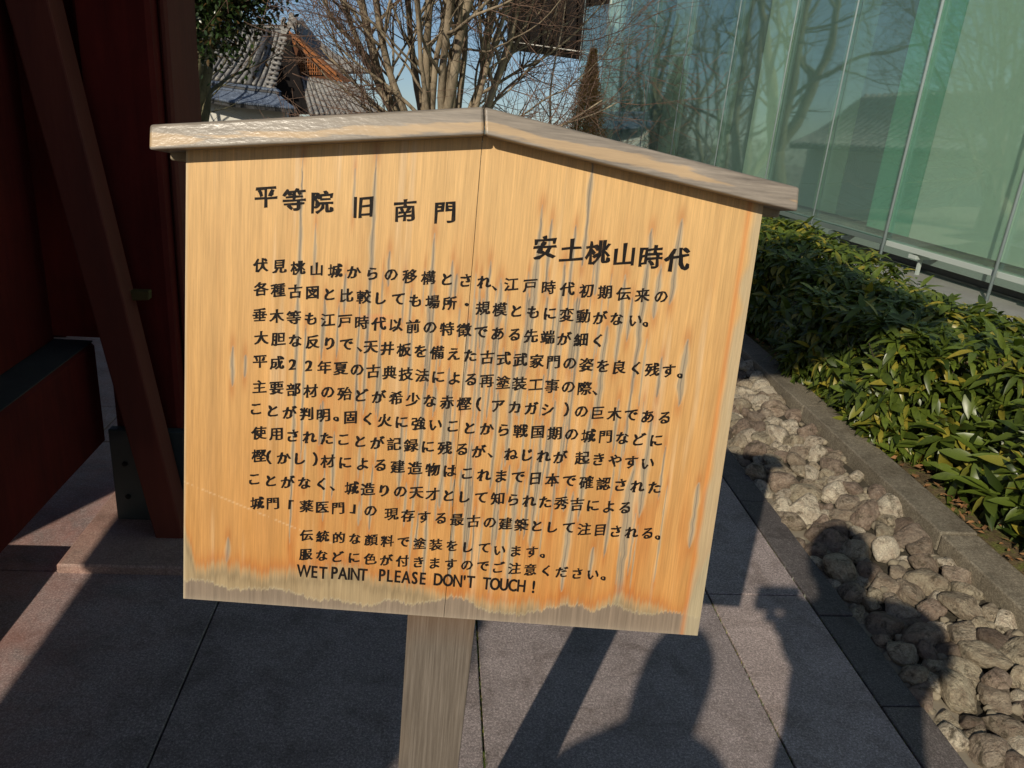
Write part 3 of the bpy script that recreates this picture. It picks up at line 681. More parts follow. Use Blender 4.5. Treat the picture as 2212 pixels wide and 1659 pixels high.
def cap_beam(name, pl, kk):
    def ring(d0, ins=0): return [(pl[i][0], pl[i][1]) for i in range(4)]
    bm = bmesh.new(); fr = []; bk = []
    vmid = None
    for i, (u, v) in enumerate(pl):
        top = i in (0, 3)
        fr.append(bm.verts.new(L3(u, v, FD + (.006 if top else -.003)))); bk.append(bm.verts.new(L3(u, v + (.006 if top else 0), .062)))
    bm.faces.new(fr); bm.faces.new(bk[::-1])
    for i in range(4): bm.faces.new([fr[i], bk[i], bk[(i + 1) % 4], fr[(i + 1) % 4]])
    bmesh.ops.recalc_face_normals(bm, faces=bm.faces); bmesh.ops.bevel(bm, geom=list(bm.edges), offset=.0035, segments=3, affect='EDGES', profile=.5)
    o = bm_obj(name, bm, MAT['cap'], sg, local=True); a = o.data.attributes.new('across', 'FLOAT', 'POINT')
    (u0, vb0), (u1, vb1) = (pl[1], pl[2]); ht = abs(pl[0][1] - pl[1][1])
    for i, v_ in enumerate(o.data.vertices):
        u = v_.co.x - BL_[0]; v = v_.co.z - BL_[2]; a.data[i].value = min(1, max(0, (v - (vb0 + (vb1 - vb0) * (u - u0) / (u1 - u0))) / ht))
    return o
cl2 = [cl[0], cl[1], (cl[2][0] - .0006, cl[2][1]), (cl[3][0] - .0006, cl[3][1])]
cr2 = [(crr[0][0] + .0006, crr[0][1]), (crr[1][0] + .0006, crr[1][1]), crr[2], crr[3]]
cap_beam('cap_beam', cl2, 0); cap_beam('cap_beam', cr2, 1)
MAT['oldwood'] = simple('grey weathered timber', (.30, .25, .17), .8, .25, 90, .4, stretch=(1, 1, .06), bdist=.001)
bt0 = L3(-.422, .262, TH + .001); bt1 = L3(.398, .287, TH + .035)
box('batten', bt0, bt1, MAT['oldwood'], sg, bev=.002, local=True)
def m_post():
    t = NT('grey post timber'); v = t.coords((1, 1, .03)); n = t.noise(v, 240, 6, .7); n2 = t.noise(t.coords((1, 1, .25)), 12, 4)
    c = t.ramp(n, [(.25, (.065, .052, .041)), (.5, (.125, .104, .084)), (.75, (.205, .176, .148))]); c = t.mix(c, (.17, .12, .075), t.ramp(n2, [(.5, (0,) * 3), (.8, (.5,) * 3)]))
    sp = t.n('SeparateXYZ'); tc = t.n('TexCoord'); t.l(tc.outputs['Object'], sp.inputs[0]); mr = t.n('MapRange', inp={1: .70, 2: .765, 3: 0., 4: .6}); t.l(sp.outputs[2], mr.inputs[0])
    c = t.mix(c, (.13, .070, .035), mr.outputs[0])  # dark shading just below the board, painted into the post
    ck = t.n('Math', operation='LESS_THAN'); t.l(t.noise(t.coords((1, 1, .012)), 46, 3, .5), ck.inputs[0]); ck.inputs[1].default_value = .285
    c = t.mix(c, (.03, .024, .018), ck.outputs[0]); t.set(col=c, rough=.8, spec=.3); t.bump(n, .5, .0015); return t.m
MAT['post'] = m_post()
pa = bloc(880, 1335, TH); pb_ = bloc(1027, 1345, TH); pc_ = bloc(860, 1659, TH); pd = bloc(990, 1659, TH)
zl = -(BL_[2]) - .02
def ext(a, b, v): k = (v - a[1]) / (b[1] - a[1]); return a[0] + (b[0] - a[0]) * k
z1_ = .20; pl = [L3(ext(pa, pc_, z1_) * .5 + pa[0] * .5, z1_, TH + .001), L3(ext(pb_, pd, z1_) * .5 + pb_[0] * .5, z1_, TH + .001), L3(pb_[0], pb_[1], TH + .001), L3(ext(pb_, pd, zl), zl, TH + .001), L3(ext(pa, pc_, zl), zl, TH + .001), L3(pa[0], pa[1], TH + .001)]
prism('post', pl, (0, .085, 0), MAT['post'], sg, bev=.002, local=True)

# ---------------------------------------------------------------- lettering: every row at its measured place
t = NT('black lettering paint, slightly worn'); t.set(col=t.ramp(t.noise(t.coords((1, 1, .3)), 330, 5, .75), [(.5, (.007, .006, .006)), (.70, (.035, .022, .014)), (.8, (.16, .09, .04))]), rough=.6, spec=.15); MAT['ink'] = t.m
Q = 1 / 1.8517
ROWS = [  # (em size px, [(string, x0, y0, x1, y1), ...]) full resolution pixels of first and last character centre
 (97, [('平等院', 1064, 789, 1289, 808), ('旧', 1453, 828, 1453, 828), ('南', 1620, 842, 1620, 842), ('門', 1779, 851, 1779, 851)]),
 (103, [('安土桃山時代', 2180, 990, 2709, 1038)]),
 (61, [('伏見桃山城からの移構とされ', 1043, 1060, 1937, 1127), ('、', 1995, 1138, 1995, 1138), ('江戸時代初期伝来の', 2045, 1137, 2644, 1187)]),
 (61, [('各種古図と比較しても場所・', 1044, 1155, 1867, 1218), ('規模ともに変動がな', 1932, 1232, 2467, 1275), ('い', 2542, 1282, 2542, 1282), ('。', 2600, 1283, 2600, 1283)]),
 (61, [('垂木等も江戸時代以前の特徴', 1039, 1259, 1856, 1320), ('である先端が細く', 1924, 1329, 2390, 1363)]),
 (61, [('大胆な反りで', 1045, 1351, 1386, 1378), ('、', 1455, 1383, 1455, 1383), ('天井板を備えた', 1483, 1388, 1881, 1421), ('古式武家門の姿を良く残す', 1949, 1429, 2675, 1483), ('。', 2738, 1489, 2738, 1489)]),
 (61, [('平成', 1040, 1446, 1108, 1451), ('2', 1170, 1458, 1170, 1458), ('2', 1235, 1463, 1235, 1463), ('年夏の古典技法による', 1298, 1468, 1883, 1518), ('再塗装工事の際', 1947, 1524, 2338, 1553), ('、', 2397, 1557, 2397, 1557)]),
 (61, [('主要部材の殆どが希少な赤樫', 1038, 1546, 1856, 1614), ('（', 1915, 1616, 1915, 1616), ('アカガシ', 1992, 1624, 2191, 1637), ('）', 2265, 1638, 2265, 1638), ('の巨木である', 2325, 1646, 2657, 1671)]),
 (61, [('ことが判明', 1024, 1636, 1293, 1661), ('。', 1362, 1662, 1362, 1662), ('固く火に強いこと', 1402, 1670, 1879, 1711), ('から戦国期の城門などに', 1947, 1714, 2625, 1761)]),
 (61, [('使用されたことが記録に残る', 1036, 1731, 1847, 1797), ('が', 1915, 1804, 1915, 1804), ('、', 1978, 1807, 1978, 1807), ('ねじれが', 2044, 1815, 2241, 1827), ('起きやすい', 2329, 1831, 2591, 1854)]),
 (61, [('樫', 1036, 1822, 1036, 1822), ('（', 1076, 1828, 1076, 1828), ('かし', 1135, 1831, 1201, 1833), ('）', 1260, 1837, 1260, 1837), ('材による建造物は', 1311, 1844, 1800, 1883), ('これまで日本で確認された', 1868, 1894, 2618, 1949)]),
 (60, [('ことがなく', 1017, 1917, 1285, 1936), ('、', 1346, 1940, 1346, 1940), ('城造りの天才として', 1407, 1951, 1924, 1991), ('知られた秀吉による', 1990, 1993, 2499, 2031)]),
 (58, [('城門', 1029, 2011, 1091, 2014), ('「', 1165, 2018, 1165, 2018), ('薬医門', 1226, 2024, 1352, 2033), ('」', 1410, 2035, 1410, 2035), ('の', 1482, 2043, 1482, 2043), ('現存する最古の', 1566, 2056, 1959, 2090), ('建築として注目される', 2022, 2094, 2589, 2133), ('。', 2648, 2137, 2648, 2137)]),
 (55, [('伝統的な顔料で塗装をして', 1226, 2140, 1937, 2192), ('います', 1999, 2201, 2128, 2207), ('。', 2186, 2211, 2186, 2211)]),
 (55, [('服などに色が付きますので', 1223, 2217, 1932, 2265), ('ご注意ください', 1995, 2268, 2372, 2298), ('。', 2429, 2301, 2429, 2301)]),
]
GL = {}
dg = None
def glyph(ch, latin=False):
    """outline polygons of one character, strokes widened in x more than in y, then filled"""
    key = (ch, latin)
    if key in GL: return GL[key]
    cu_ = bpy.data.curves.new('g', 'FONT'); cu_.body = ch; cu_.size = 1.0; cu_.fill_mode = 'NONE'; cu_.resolution_u = 3
    ob = bpy.data.objects.new('g', cu_); COL.objects.link(ob); bpy.context.view_layer.update()
    me = bpy.data.meshes.new_from_object(ob.evaluated_get(bpy.context.evaluated_depsgraph_get()))
    V = np.array([v.co[:2] for v in me.vertices]); E = [tuple(e.vertices) for e in me.edges]
    bpy.data.objects.remove(ob); bpy.data.curves.remove(cu_); bpy.data.meshes.remove(me)
    nxt = {a: b for a, b in E}; seen = set(); loops = []
    for s0 in list(nxt):
        if s0 in seen: continue
        lp = []; cur = s0
        while cur not in seen and cur in nxt: seen.add(cur); lp.append(cur); cur = nxt[cur]
        if len(lp) > 2: loops.append(V[lp])
    def area(P): return .5 * float(np.sum(P[:, 0] * np.roll(P[:, 1], -1) - np.roll(P[:, 0], -1) * P[:, 1]))
    def inside(p, P):
        c = False; n = len(P); j = n - 1
        for i in range(n):
            if (P[i, 1] > p[1]) != (P[j, 1] > p[1]) and p[0] < (P[j, 0] - P[i, 0]) * (p[1] - P[i, 1]) / (P[j, 1] - P[i, 1]) + P[i, 0]: c = not c
            j = i
        return c
    big = max(loops, key=lambda P: abs(area(P))); sg0 = np.sign(area(big))
    allv = np.vstack(loops); mid = (allv.min(0) + allv.max(0)) / 2; outer = []; holes = []
    for P in loops:
        hole = np.sign(area(P)) != sg0
        keep = np.linalg.norm(P - np.roll(P, 1, axis=0), axis=1) > 1e-5; P = P[keep]
        if len(P) < 3: continue
        if sg0 < 0: P = P[::-1]
        e1 = P - np.roll(P, 1, axis=0); e2 = np.roll(P, -1, axis=0) - P
        n1 = np.stack([e1[:, 1], -e1[:, 0]], 1); n2 = np.stack([e2[:, 1], -e2[:, 0]], 1)
        n1 /= np.linalg.norm(n1, axis=1)[:, None]; n2 /= np.linalg.norm(n2, axis=1)[:, None]; nn = n1 + n2
        nn /= np.maximum(np.linalg.norm(nn, axis=1), .35)[:, None]
        ax, ay = (.045, .024) if latin else (.048, .025)
        raw = P.copy(); P = P + nn * np.array([ax, ay]) * (1. if latin else (1 + .75 * np.sin(P[:, 0] * 13 + P[:, 1] * 8 + 1.2) * np.sin(P[:, 1] * 11 - P[:, 0] * 5))[:, None])
        if not latin: P = P + .010 * np.stack([np.sin(P[:, 1] * 17 + P[:, 0] * 9), np.sin(P[:, 0] * 15 + P[:, 1] * 7)], 1)
        (holes if hole else outer).append((raw, P))
    polys = [P for _, P in outer] + [P for _, P in holes]
    pts = []; ed = []
    for P in polys:
        b = len(pts); n = len(P); pts += [Vector((float(a_), float(c_))) for a_, c_ in P]; ed += [(b + k, b + (k + 1) % n) for k in range(n)]
    r_ = delaunay_2d_cdt(pts, ed, [], 1, 1e-6); vo = np.array([tuple(q_) for q_ in r_[0]]); fo = [tuple(f_) for f_ in r_[2]]; cen = np.array([vo[list(f_)].mean(0) for f_ in fo])
    wn = np.zeros(len(cen))
    for P in polys:
        for A_, B_ in zip(P, np.roll(P, -1, axis=0)):
            il = (B_[0] - A_[0]) * (cen[:, 1] - A_[1]) - (cen[:, 0] - A_[0]) * (B_[1] - A_[1])
            wn += ((A_[1] <= cen[:, 1]) & (B_[1] > cen[:, 1]) & (il > 0)).astype(int); wn -= ((A_[1] > cen[:, 1]) & (B_[1] <= cen[:, 1]) & (il < 0)).astype(int)
    tris = [f_ for f_, w_ in zip(fo, wn) if abs(w_) > .5]
    GL[key] = (vo, mid, tris); return GL[key]
KATA = '（）「」、。・'
def text_mesh(name, items):
    """items: (char, u, v, em, ux, vx) centre in board metres, em in metres, direction of the row"""
    VV = []; FF_ = []
    for n_, (ch, u, v, em, ang, lat) in enumerate(items):
        P, mid, tris = glyph(ch, lat); base = len(VV); q_ = (P - mid) * np.array([.70 if lat else 1., 1.])
        if not lat and ch in '、。': q_ = q_ + np.array([-.28, -.25])
        elif not lat and ch not in '（）「」': q_ = q_ * .95
        sl = .0 if (lat or ch in '（）「」、。・') else .15
        x = q_[:, 0]; y = q_[:, 1] + x * (math.tan(ang) + sl)
        VV += [L3(u + a * em, v + b * em, -.0006) for a, b in zip(x, y)]
        FF_ += [tuple(base + k for k in t3) for t3 in tris]
    return mesh_obj(name, VV, FF_, MAT['ink'], sg, local=True)
for em, segs in ROWS:
    it = []
    for st_, x0, y0, x1, y1 in segs:
        n = len(st_)
        for i, ch in enumerate(st_):
            t = i / (n - 1) if n > 1 else 0; x = (x0 + (x1 - x0) * t) * Q; y = (y0 + (y1 - y0) * t) * Q
            u, v = bloc(x, y); ua, va_ = bloc(x + 20, y + 20 * .078); ang = math.atan2(va_ - v, ua - u)
            u2, _ = bloc(x + em * Q, y); e_ = (u2 - u)
            it.append((ch, u, v, e_ * (1.0 if ch != '2' else 1.05), ang * 1.0, False))
        if em == 97: text_mesh('text_line', it); it = []
    if it: text_mesh('text_line', it)
# English line
it = []
for w_, xa, xb, ya, yb in (('WET', 1191, 1310, 2281, 2292), ('PAINT', 1322, 1468, 2290, 2299), ('PLEASE', 1512, 1707, 2299, 2315), ("DON'T", 1734, 1899, 2316, 2328), ('TOUCH', 1932, 2103, 2332, 2344), ('!', 2127, 2141, 2347, 2347)):
    adv = {'W': 1.02, 'E': .74, 'T': .72, 'P': .78, 'A': .84, 'I': .36, 'N': .86, 'L': .70, 'S': .78, 'D': .85, 'O': .90, "'": .38, 'U': .85, 'C': .84, 'H': .86, '!': .3}
    tot = sum(adv[c] for c in w_); acc = 0
    for c in w_:
        t = (acc + adv[c] / 2) / tot; acc += adv[c]; x = (xa + (xb - xa) * t) * Q; y = (ya + (yb - ya) * t) * Q
        if c == "'": y -= 8
        u, v = bloc(x, y); e_ = (bloc(x + 74 * Q, y)[0] - u); it.append((c, u, v, e_, math.atan2(bloc(x + 20, y + 1.7)[1] - v, bloc(x + 20, y + 1.7)[0] - u), True))
    text_mesh('text_line', it); it = []

# =====================================================================================  PEOPLE behind the camera (only their shadows and reflections are seen)
MAT['coat'] = simple('dark navy coat cloth', (.03, .035, .05), .9, .2, 30, .2); MAT['coat2'] = simple('dark grey coat cloth', (.06, .055, .055), .9, .2, 30, .2)
MAT['skin'] = simple('skin', (.50, .31, .22), .55, .06, 20, .05); MAT['hair'] = simple('black hair', (.015, .012, .010), .5, .3, 90, .4, stretch=(1, 1, .1)); MAT['jeans'] = simple('dark trousers', (.03, .035, .055), .9, .2, 40, .2)
MAT['shoe'] = simple('dark shoe leather', (.03, .02, .015), .5, .2, 20, .1)
def skin_body(name, V, E, Rr, mat, parent, root=0, sub=2):
    me = bpy.data.meshes.new(name); me.from_pydata(V, E, []); o = bpy.data.objects.new(name, me); link(o, parent)
    sk_ = o.modifiers.new('skin', 'SKIN'); sk_.use_smooth_shade = True
    for i, r in enumerate(Rr): me.skin_vertices[0].data[i].radius = (r, r * .8) if not isinstance(r, tuple) else r
    me.skin_vertices[0].data[root].use_root = True
    sb = o.modifiers.new('sub', 'SUBSURF'); sb.levels = sub; sb.render_levels = sub
    bpy.context.view_layer.update(); m2 = bpy.data.meshes.new_from_object(o.evaluated_get(bpy.context.evaluated_depsgraph_get()))
    o.modifiers.clear(); o.data = m2; m2.materials.clear(); m2.materials.append(mat); m2.polygons.foreach_set('use_smooth', [True] * len(m2.polygons)); return o
def person(loc, H, label, coat, hold=None, hairlong=False, hx_=0., wide=1.):
    """standing adult facing +Y, H = height; hold = local point of the hands in front of the chest"""
    p = empty('person', loc, label, 'person', 'people behind the viewpoint'); s = H / 1.75
    def v(x, y, z): return (x * s, y * s, z * s)
    V = [v(0, 0, .95), v(0, .0, 1.12), v(0, 0, 1.32), v(hx_ * .4, 0, 1.44), v(hx_ * .7, .01, 1.52), v(hx_, .02, 1.60), v(hx_, .015, 1.68)]
    Rr = [(.15, .11), (.135, .10), (.155, .11), (.11, .085), (.058, .058), (.078, .095), (.07, .085)]; E = [(0, 1), (1, 2), (2, 3), (3, 4), (4, 5), (5, 6)]
    for sx in (-1, 1):
        b = len(V); V += [v(sx * .10, 0, .86), v(sx * .11, .01, .48), v(sx * .115, -.01, .09), v(sx * .12, .12, .04)]; Rr += [(.098, .10), (.062, .065), (.045, .05), (.042, .035)]; E += [(0, b), (b, b + 1), (b + 1, b + 2), (b + 2, b + 3)]
        b = len(V)
        if hold is not None:
            hx, hy, hz = [c / s for c in hold]; V += [v(sx * .16, 0, 1.40), v(sx * .12 + .04, .08, 1.36), v(hx + sx * .065, hy - .03, hz - .03)]
        else: V += [v(sx * .19, 0, 1.40), v(sx * .24, -.01, 1.12), v(sx * .22, .08, .88)]
        Rr += [(.07, .07), (.052, .052), (.034, .034)]; E += [(3, b), (b, b + 1), (b + 1, b + 2)]
    # the skin body, then coat and trousers as shells over it
    skin_body('body', V, E, Rr, MAT['skin'], p)
    CI = [i for i in (0, 1, 2, 3)]; ids = {i: k for k, i in enumerate(CI)}; CV = [V[i] for i in CI]; CR_ = [tuple(c * 1.12 * wide for c in Rr[i]) for i in CI]; CE = [(0, 1), (1, 2), (2, 3)]
    CV.append(v(0, 0, .80)); CR_.append((.20, .15)); CE.append((0, 4))
    for ab in (11, 18):
        b = len(CV); e3 = tuple(V[ab + 1][k] + (V[ab + 2][k] - V[ab + 1][k]) * .8 for k in range(3)); CV += [V[ab], V[ab + 1], e3]; CR_ += [(.085 * wide, .085 * wide), (.068 * wide, .068 * wide), (.055 * wide, .055 * wide)]; CE += [(3, b), (b, b + 1), (b + 1, b + 2)]
    skin_body('coat', CV, CE, CR_, coat, p)
    for b in (7, 14): skin_body('trouser_leg', [V[b], V[b + 1], V[b + 2]], [(0, 1), (1, 2)], [(.108, .108), (.078, .078), (.064, .064)], MAT['jeans'], p)
    for b in (7, 14): skin_body('shoe', [V[b + 2][:2] + (.05 * s,), V[b + 3][:2] + (.04 * s,)], [(0, 1)], [(.055, .055), (.05, .04)], MAT['shoe'], p)
    # hair cap
    bm = bmesh.new(); bmesh.ops.create_icosphere(bm, subdivisions=3, radius=1)
    for q_ in bm.verts:
        c = q_.co.copy(); k = .112 if c.y > -.2 else .122; z = c.z * (.135 if c.z > 0 else (.30 if hairlong else .14))
        q_.co = Vector((c.x * .098, c.y * k - .006, z)) * s + Vector(v(hx_, .0, 1.675))
    bmesh.ops.delete(bm, geom=[f for f in bm.faces if f.calc_center_median().y > .05 * s and f.calc_center_median().z < 1.70 * s], context='FACES')
    bm_obj('hair', bm, MAT['hair'], p, smooth=True, local=True)
    for sx in (-1, 1):
        hv = hold if hold is not None else (sx * .22 * s, .08 * s, .88 * s); hw_ = Vector((hv[0] + (sx * .065 * s if hold is not None else 0), hv[1] - .03, hv[2] - .03))
        V2 = [tuple(hw_), tuple(hw_ + Vector((0, .035, .01)) if hold is not None else hw_ + Vector((0, .01, -.05)))]; E2 = [(0, 1)]; R2 = [(.030, .022), (.034, .018)]
        skin_body('hand', V2, E2, R2, MAT['skin'], p, sub=1)
        for k in range(5):
            a = Vector(V2[1]) + Vector(((k - 2) * .013 * (1 if hold is None else 0), 0, (k - 2) * .013 if hold is not None else -.01))
            if hold is not None: b_ = a + Vector((-sx * .012, .03, 0)); c_ = b_ + Vector((-sx * .028, .006, 0))
            else: b_ = a + Vector((0, .012, -.035)); c_ = b_ + Vector((0, .012, -.02))
            skin_body('finger', [tuple(a), tuple(b_), tuple(c_)], [(0, 1), (1, 2)], [(.009, .009), (.0085, .0085), (.007, .007)], MAT['skin'], p, sub=1)
    # face
    for sx in (-1, 1):
        box('eye', v(hx_ + sx * .033 - .011, .108, 1.645), v(hx_ + sx * .033 + .011, .114, 1.655), MAT['hair'], p, bev=.002, local=True)
        bm = bmesh.new(); bmesh.ops.create_icosphere(bm, subdivisions=2, radius=1)
        for q_ in bm.verts: q_.co = Vector((q_.co.x * .012, q_.co.y * .02, q_.co.z * .032)) * s + Vector(v(hx_ + sx * .083, 0, 1.63))
        bm_obj('ear', bm, MAT['skin'], p, smooth=True, local=True)
    bm = bmesh.new(); bmesh.ops.create_cone(bm, segments=6, radius1=.018 * s, radius2=.004 * s, depth=.045 * s, cap_ends=True)
    bmesh.ops.rotate(bm, verts=bm.verts, matrix=Matrix.Rotation(-.35, 3, 'X')); bmesh.ops.translate(bm, verts=bm.verts, vec=v(hx_, .118, 1.625)); bm_obj('nose', bm, MAT['skin'], p, smooth=True, local=True)
    box('mouth', v(hx_ - .024, .108, 1.575), v(hx_ + .024, .114, 1.583), simple('lips', (.35, .12, .10), .5, .1, 10, 0), p, bev=.002, local=True)
    return p
PH = (.13, -.31, 0)
person(PH, 1.90, 'standing person in a dark navy coat holding up a small compact device with both hands', MAT['coat'], hold=(-.10, .235, 1.455), hx_=-.085, wide=1.25)
person((-.535, -.56, 0), 1.66, 'standing person with long black hair in a dark grey coat, hands held down', MAT['coat2'], hairlong=True)
cm = empty('compact_camera', (0, -.045, 1.47), 'small black compact device held between two hands at chest height', 'camera')
box('camera_body', (-.085, -.068, 1.435), (.055, -.038, 1.515), MAT['shoe'], cm, bev=.004)
tb = Tubes(); tb.add([(0, -.036, 1.475), (0, -.012, 1.470)], [.024, .021], 20); tb.obj('lens', MAT['shade_and_black'], cm, smooth=False)

# =====================================================================================  TREES
def grow(P, D, L, r, lvl, tb, tw, rr, n_side, droop=0., maxl=3, wig=.16, tlen=.35):
    npt = max(4, int(L / .14)) if lvl < 2 else 4
    pts = [P.copy()]; d = nrm(D); step = L / npt
    for i in range(npt):
        d = nrm(d + rr.normal(0, wig, 3) * (1 if lvl else .5) + np.array([0, 0, .05 - droop])); pts.append(pts[-1] + d * step)
    rs = [max(.0021, r * (1 - .72 * i / npt)) for i in range(npt + 1)]
    (tb if lvl < 2 else tw).add(pts, rs, [8, 6, 4, 3, 3][min(lvl, 4)])
    if lvl >= maxl: return
    kids = n_side[lvl]
    for k in range(kids):
        t = rr.uniform(.25, 1.0); i = min(npt - 1, int(t * npt)); base = pts[i] + (pts[i + 1] - pts[i]) * (t * npt - i)
        dd = nrm(pts[i + 1] - pts[i]); a = nrm(np.cross(dd, rr.normal(0, 1, 3))); sp = rr.uniform(.55, 1.05)
        nd = nrm(dd * math.cos(sp) + a * math.sin(sp)); grow(base, nd, L * rr.uniform(.38, .65), rs[i] * rr.uniform(.38, .6), lvl + 1, tb, tw, rr, n_side, droop * .8, maxl, wig, tlen)
rr = np.random.default_rng(11)
TB0 = atY(957, 300, 9); TB0[2] = terr(0, 9) 
tr = empty('bare_tree', tuple(TB0), 'leafless many stemmed tree with fanning grey brown limbs right behind the signboard', 'tree')
trunk = Tubes(); trunk.add([TB0, TB0 + [0, 0, .3], TB0 + [0, 0, .55]], [.24, .22, .20], 12); trunk.obj('trunk', MAT['bark'], tr)
tw = Tubes()
for k in range(21):
    an = 2 * math.pi * k / 21 + rr.uniform(-.2, .2); tilt = rr.uniform(.05, .62); rad_ = rr.uniform(.05, .2)
    P = TB0 + np.array([math.cos(an) * rad_, math.sin(an) * rad_ * .8, .40]); D = np.array([math.sin(tilt) * math.cos(an), math.sin(tilt) * math.sin(an), math.cos(tilt)])
    lb = Tubes(); grow(P, D, rr.uniform(3.0, 4.4), rr.uniform(.030, .060), 0, lb, tw, rr, [10, 8, 6], 0., 3, .11); lb.obj('limb', MAT['bark'], tr)
for (dx, dz, el, L) in [(-1, 1., .35, 1.35), (-1, .7, .15, 1.2), (-1, .95, .6, 1.5), (-1, .6, .0, 1.1), (-1, 1.2, .25, 1.4), (-1, 1.35, .5, 1.5), (-1, .9, .2, 1.3), (1, .8, .75, 1.7), (1, .9, .45, 1.8), (1, .7, .28, 1.9), (1, 1.15, .25, 2.0), (1, 1.3, .4, 2.1), (1, 1.0, .10, 1.8), (1, .6, .5, 1.3), (-1, .5, .35, 1.1)]:
    lb = Tubes(); P = TB0 + np.array([dx * .15, rr.uniform(-.2, .2), dz * .75]); D = np.array([dx * math.cos(el), rr.uniform(-.55, -.05), math.sin(el)])
    grow(P, D, L, rr.uniform(.014, .024), 1, lb, tw, rr, [9, 12, 8], .03, 3, .12)
    if lb.v: lb.obj('branch', MAT['bark'], tr)
tw.obj('twigs', MAT['twig'], tr, kind='stuff')

def bare_tree(loc, H, seed, label, mat, r0=.16, nl=(6, 5, 4), fork=2, lean=0.):
    r2 = np.random.default_rng(seed); t = empty('bare_tree', tuple(loc), label, 'tree', 'bare trees on the open side of the path')
    P = np.array(loc, float); tk = Tubes(); h = H * r2.uniform(.16, .26); pts = [P, P + [lean * h * .5, 0, h * .5], P + [lean * h, r2.uniform(-.1, .1), h]]; tk.add(pts, [r0 * 1.25, r0, r0 * .92], 9); tk.obj('trunk', mat, t)
    tw_ = Tubes()
    for k in range(fork):
        a = 2 * math.pi * k / fork + r2.uniform(0, 1.5); lb = Tubes(); grow(pts[-1] - [0, 0, .05], np.array([math.cos(a) * .45, math.sin(a) * .45, 1]), H * .62, r0 * .7, 0, lb, tw_, r2, nl, 0, 3, .13); lb.obj('limb', mat, t)
    tw_.obj('twigs', mat, t, kind='stuff'); return t
def mir(p): return p - 2 * np.dot(p - GP, GN) * GN
VT = [(1335, 42, 'slender leafless tree farthest along the path'), (1410, 34, 'leafless tree with twisted limbs, second from the far end'), (1475, 31, 'forked leafless tree between two straight trunks'), (1570, 27, 'tall leafless tree with mossy trunk'),
      (1655, 24, 'thick mossy leafless tree with wide crown'), (1745, 23, 'leafless tree leaning away from the gate')]
for i, (px, d, lb) in enumerate(VT):
    r = ray(px, 150 + .084 * (px - 1106)); q_ = mir(CAM + r * d); q_[2] = terr(q_[0], q_[1]) + .0
    bare_tree(q_, 7.5 + (i % 3), 50 + i, lb, MAT['barkd'], .17 + .03 * (i % 3), (7, 5, 4), 3, [-.15, .2, .3][i % 3])
# thin sapling and browned conifer beyond
sp_ = atY(1196, 300, 13); sp_[2] = terr(sp_[0], 13)
t = empty('sapling', tuple(sp_), 'thin leafless sapling between the bare tree and the brown conifer', 'tree'); tb = Tubes(); tw = Tubes(); grow(sp_, np.array([.05, 0, 1]), 3.3, .03, 1, tb, tw, rr, [3, 12, 5], 0, 3, .08); tb.obj('stem', MAT['bark'], t); tw.obj('twigs', MAT['twig'], t, kind='stuff')
def conifer(px, Y, ztop, w, label, mat):
    c0 = atY(px, 300, Y); c0[2] = terr(c0[0], Y); t = empty('conifer', tuple(c0), label, 'tree'); tk = Tubes(); tk.add([c0, (c0[0], c0[1], ztop)], [.07, .01], 6); tk.obj('trunk', MAT['bark'], t)
    V = []; F = []; H = ztop - c0[2]
    for _ in range(22000):
        h = random.random() ** .8; rr_ = w * (1 - h) * (.7 + .3 * math.sin(h * 90 + random.random() * 6)) * random.random() ** .4 + .02; a = random.uniform(0, 6.28); P = np.array([c0[0] + rr_ * math.cos(a), c0[1] + rr_ * math.sin(a), c0[2] + h * H]); b = len(V)
        d = nrm([math.cos(a) * .6, math.sin(a) * .6, random.uniform(.1, 1.1)]) * random.uniform(.03, .06); s_ = nrm(np.cross(d, RNG.normal(0, 1, 3))) * .007; V += [P - s_, P + d, P + s_]; F.append((b, b + 1, b + 2))
    mesh_obj('foliage', V, F, mat, t, kind='stuff')
conifer(1262, 13.5, atY(1254, 105, 13.5)[2], .75, 'narrow browned conifer standing beside the end of the glass wall', MAT['conifer'])
# camellia top left
def crown_tree(loc, cen, rad3, n, L, label, mat):
    t = empty('evergreen_tree', tuple(loc), label, 'tree'); tk = Tubes(); loc = np.array(loc, float); cen = np.array(cen, float); tk.add([loc, (loc[0] - .05, loc[1], cen[2] + .25), cen + [0, 0, .35]], [.12, .09, .03], 8); tk.obj('trunk', MAT['barkd'], t)
    cl_ = [cen + RNG.normal(0, 1, 3) * np.array(rad3) * .48 for _ in range(60)]; tb2 = Tubes()
    for c in cl_: tb2.add([cen + (c - cen) * .1, cen + (c - cen) * .6 + RNG.normal(0, .05, 3), c], [.018, .010, .004], 4)
    tb2.obj('branches', MAT['barkd'], t, kind='stuff')
    V = []; F = []; nb = 0
    for _ in range(n):
        c = cl_[random.randrange(60)]; P = c + RNG.normal(0, 1, 3) * .13; d = nrm(RNG.normal(0, 1, 3) + [0, 0, -.3]); u = nrm(RNG.normal(0, .5, 3) + [0, 0, 1]); s_ = nrm(np.cross(u, d)); u = np.cross(d, s_); G, FF = LV[1]
        V.append((G * L * random.uniform(.7, 1.2) * np.array([1, 1.5, 1])) @ np.column_stack([d, s_, u]).T + P); F += [tuple(i + nb for i in f) for f in FF]; nb += len(G)
    mesh_obj('foliage', np.concatenate(V), F, mat, t, smooth=True, kind='stuff')
cc_ = atY(432, -8, 9.0); crown_tree((cc_[0] - 1.7, 9.3, terr(0, 9)), cc_, (.62, .5, .52), 8500, .062, 'dark glossy evergreen whose leafy boughs hang beside the red gate post', MAT['camellia'])

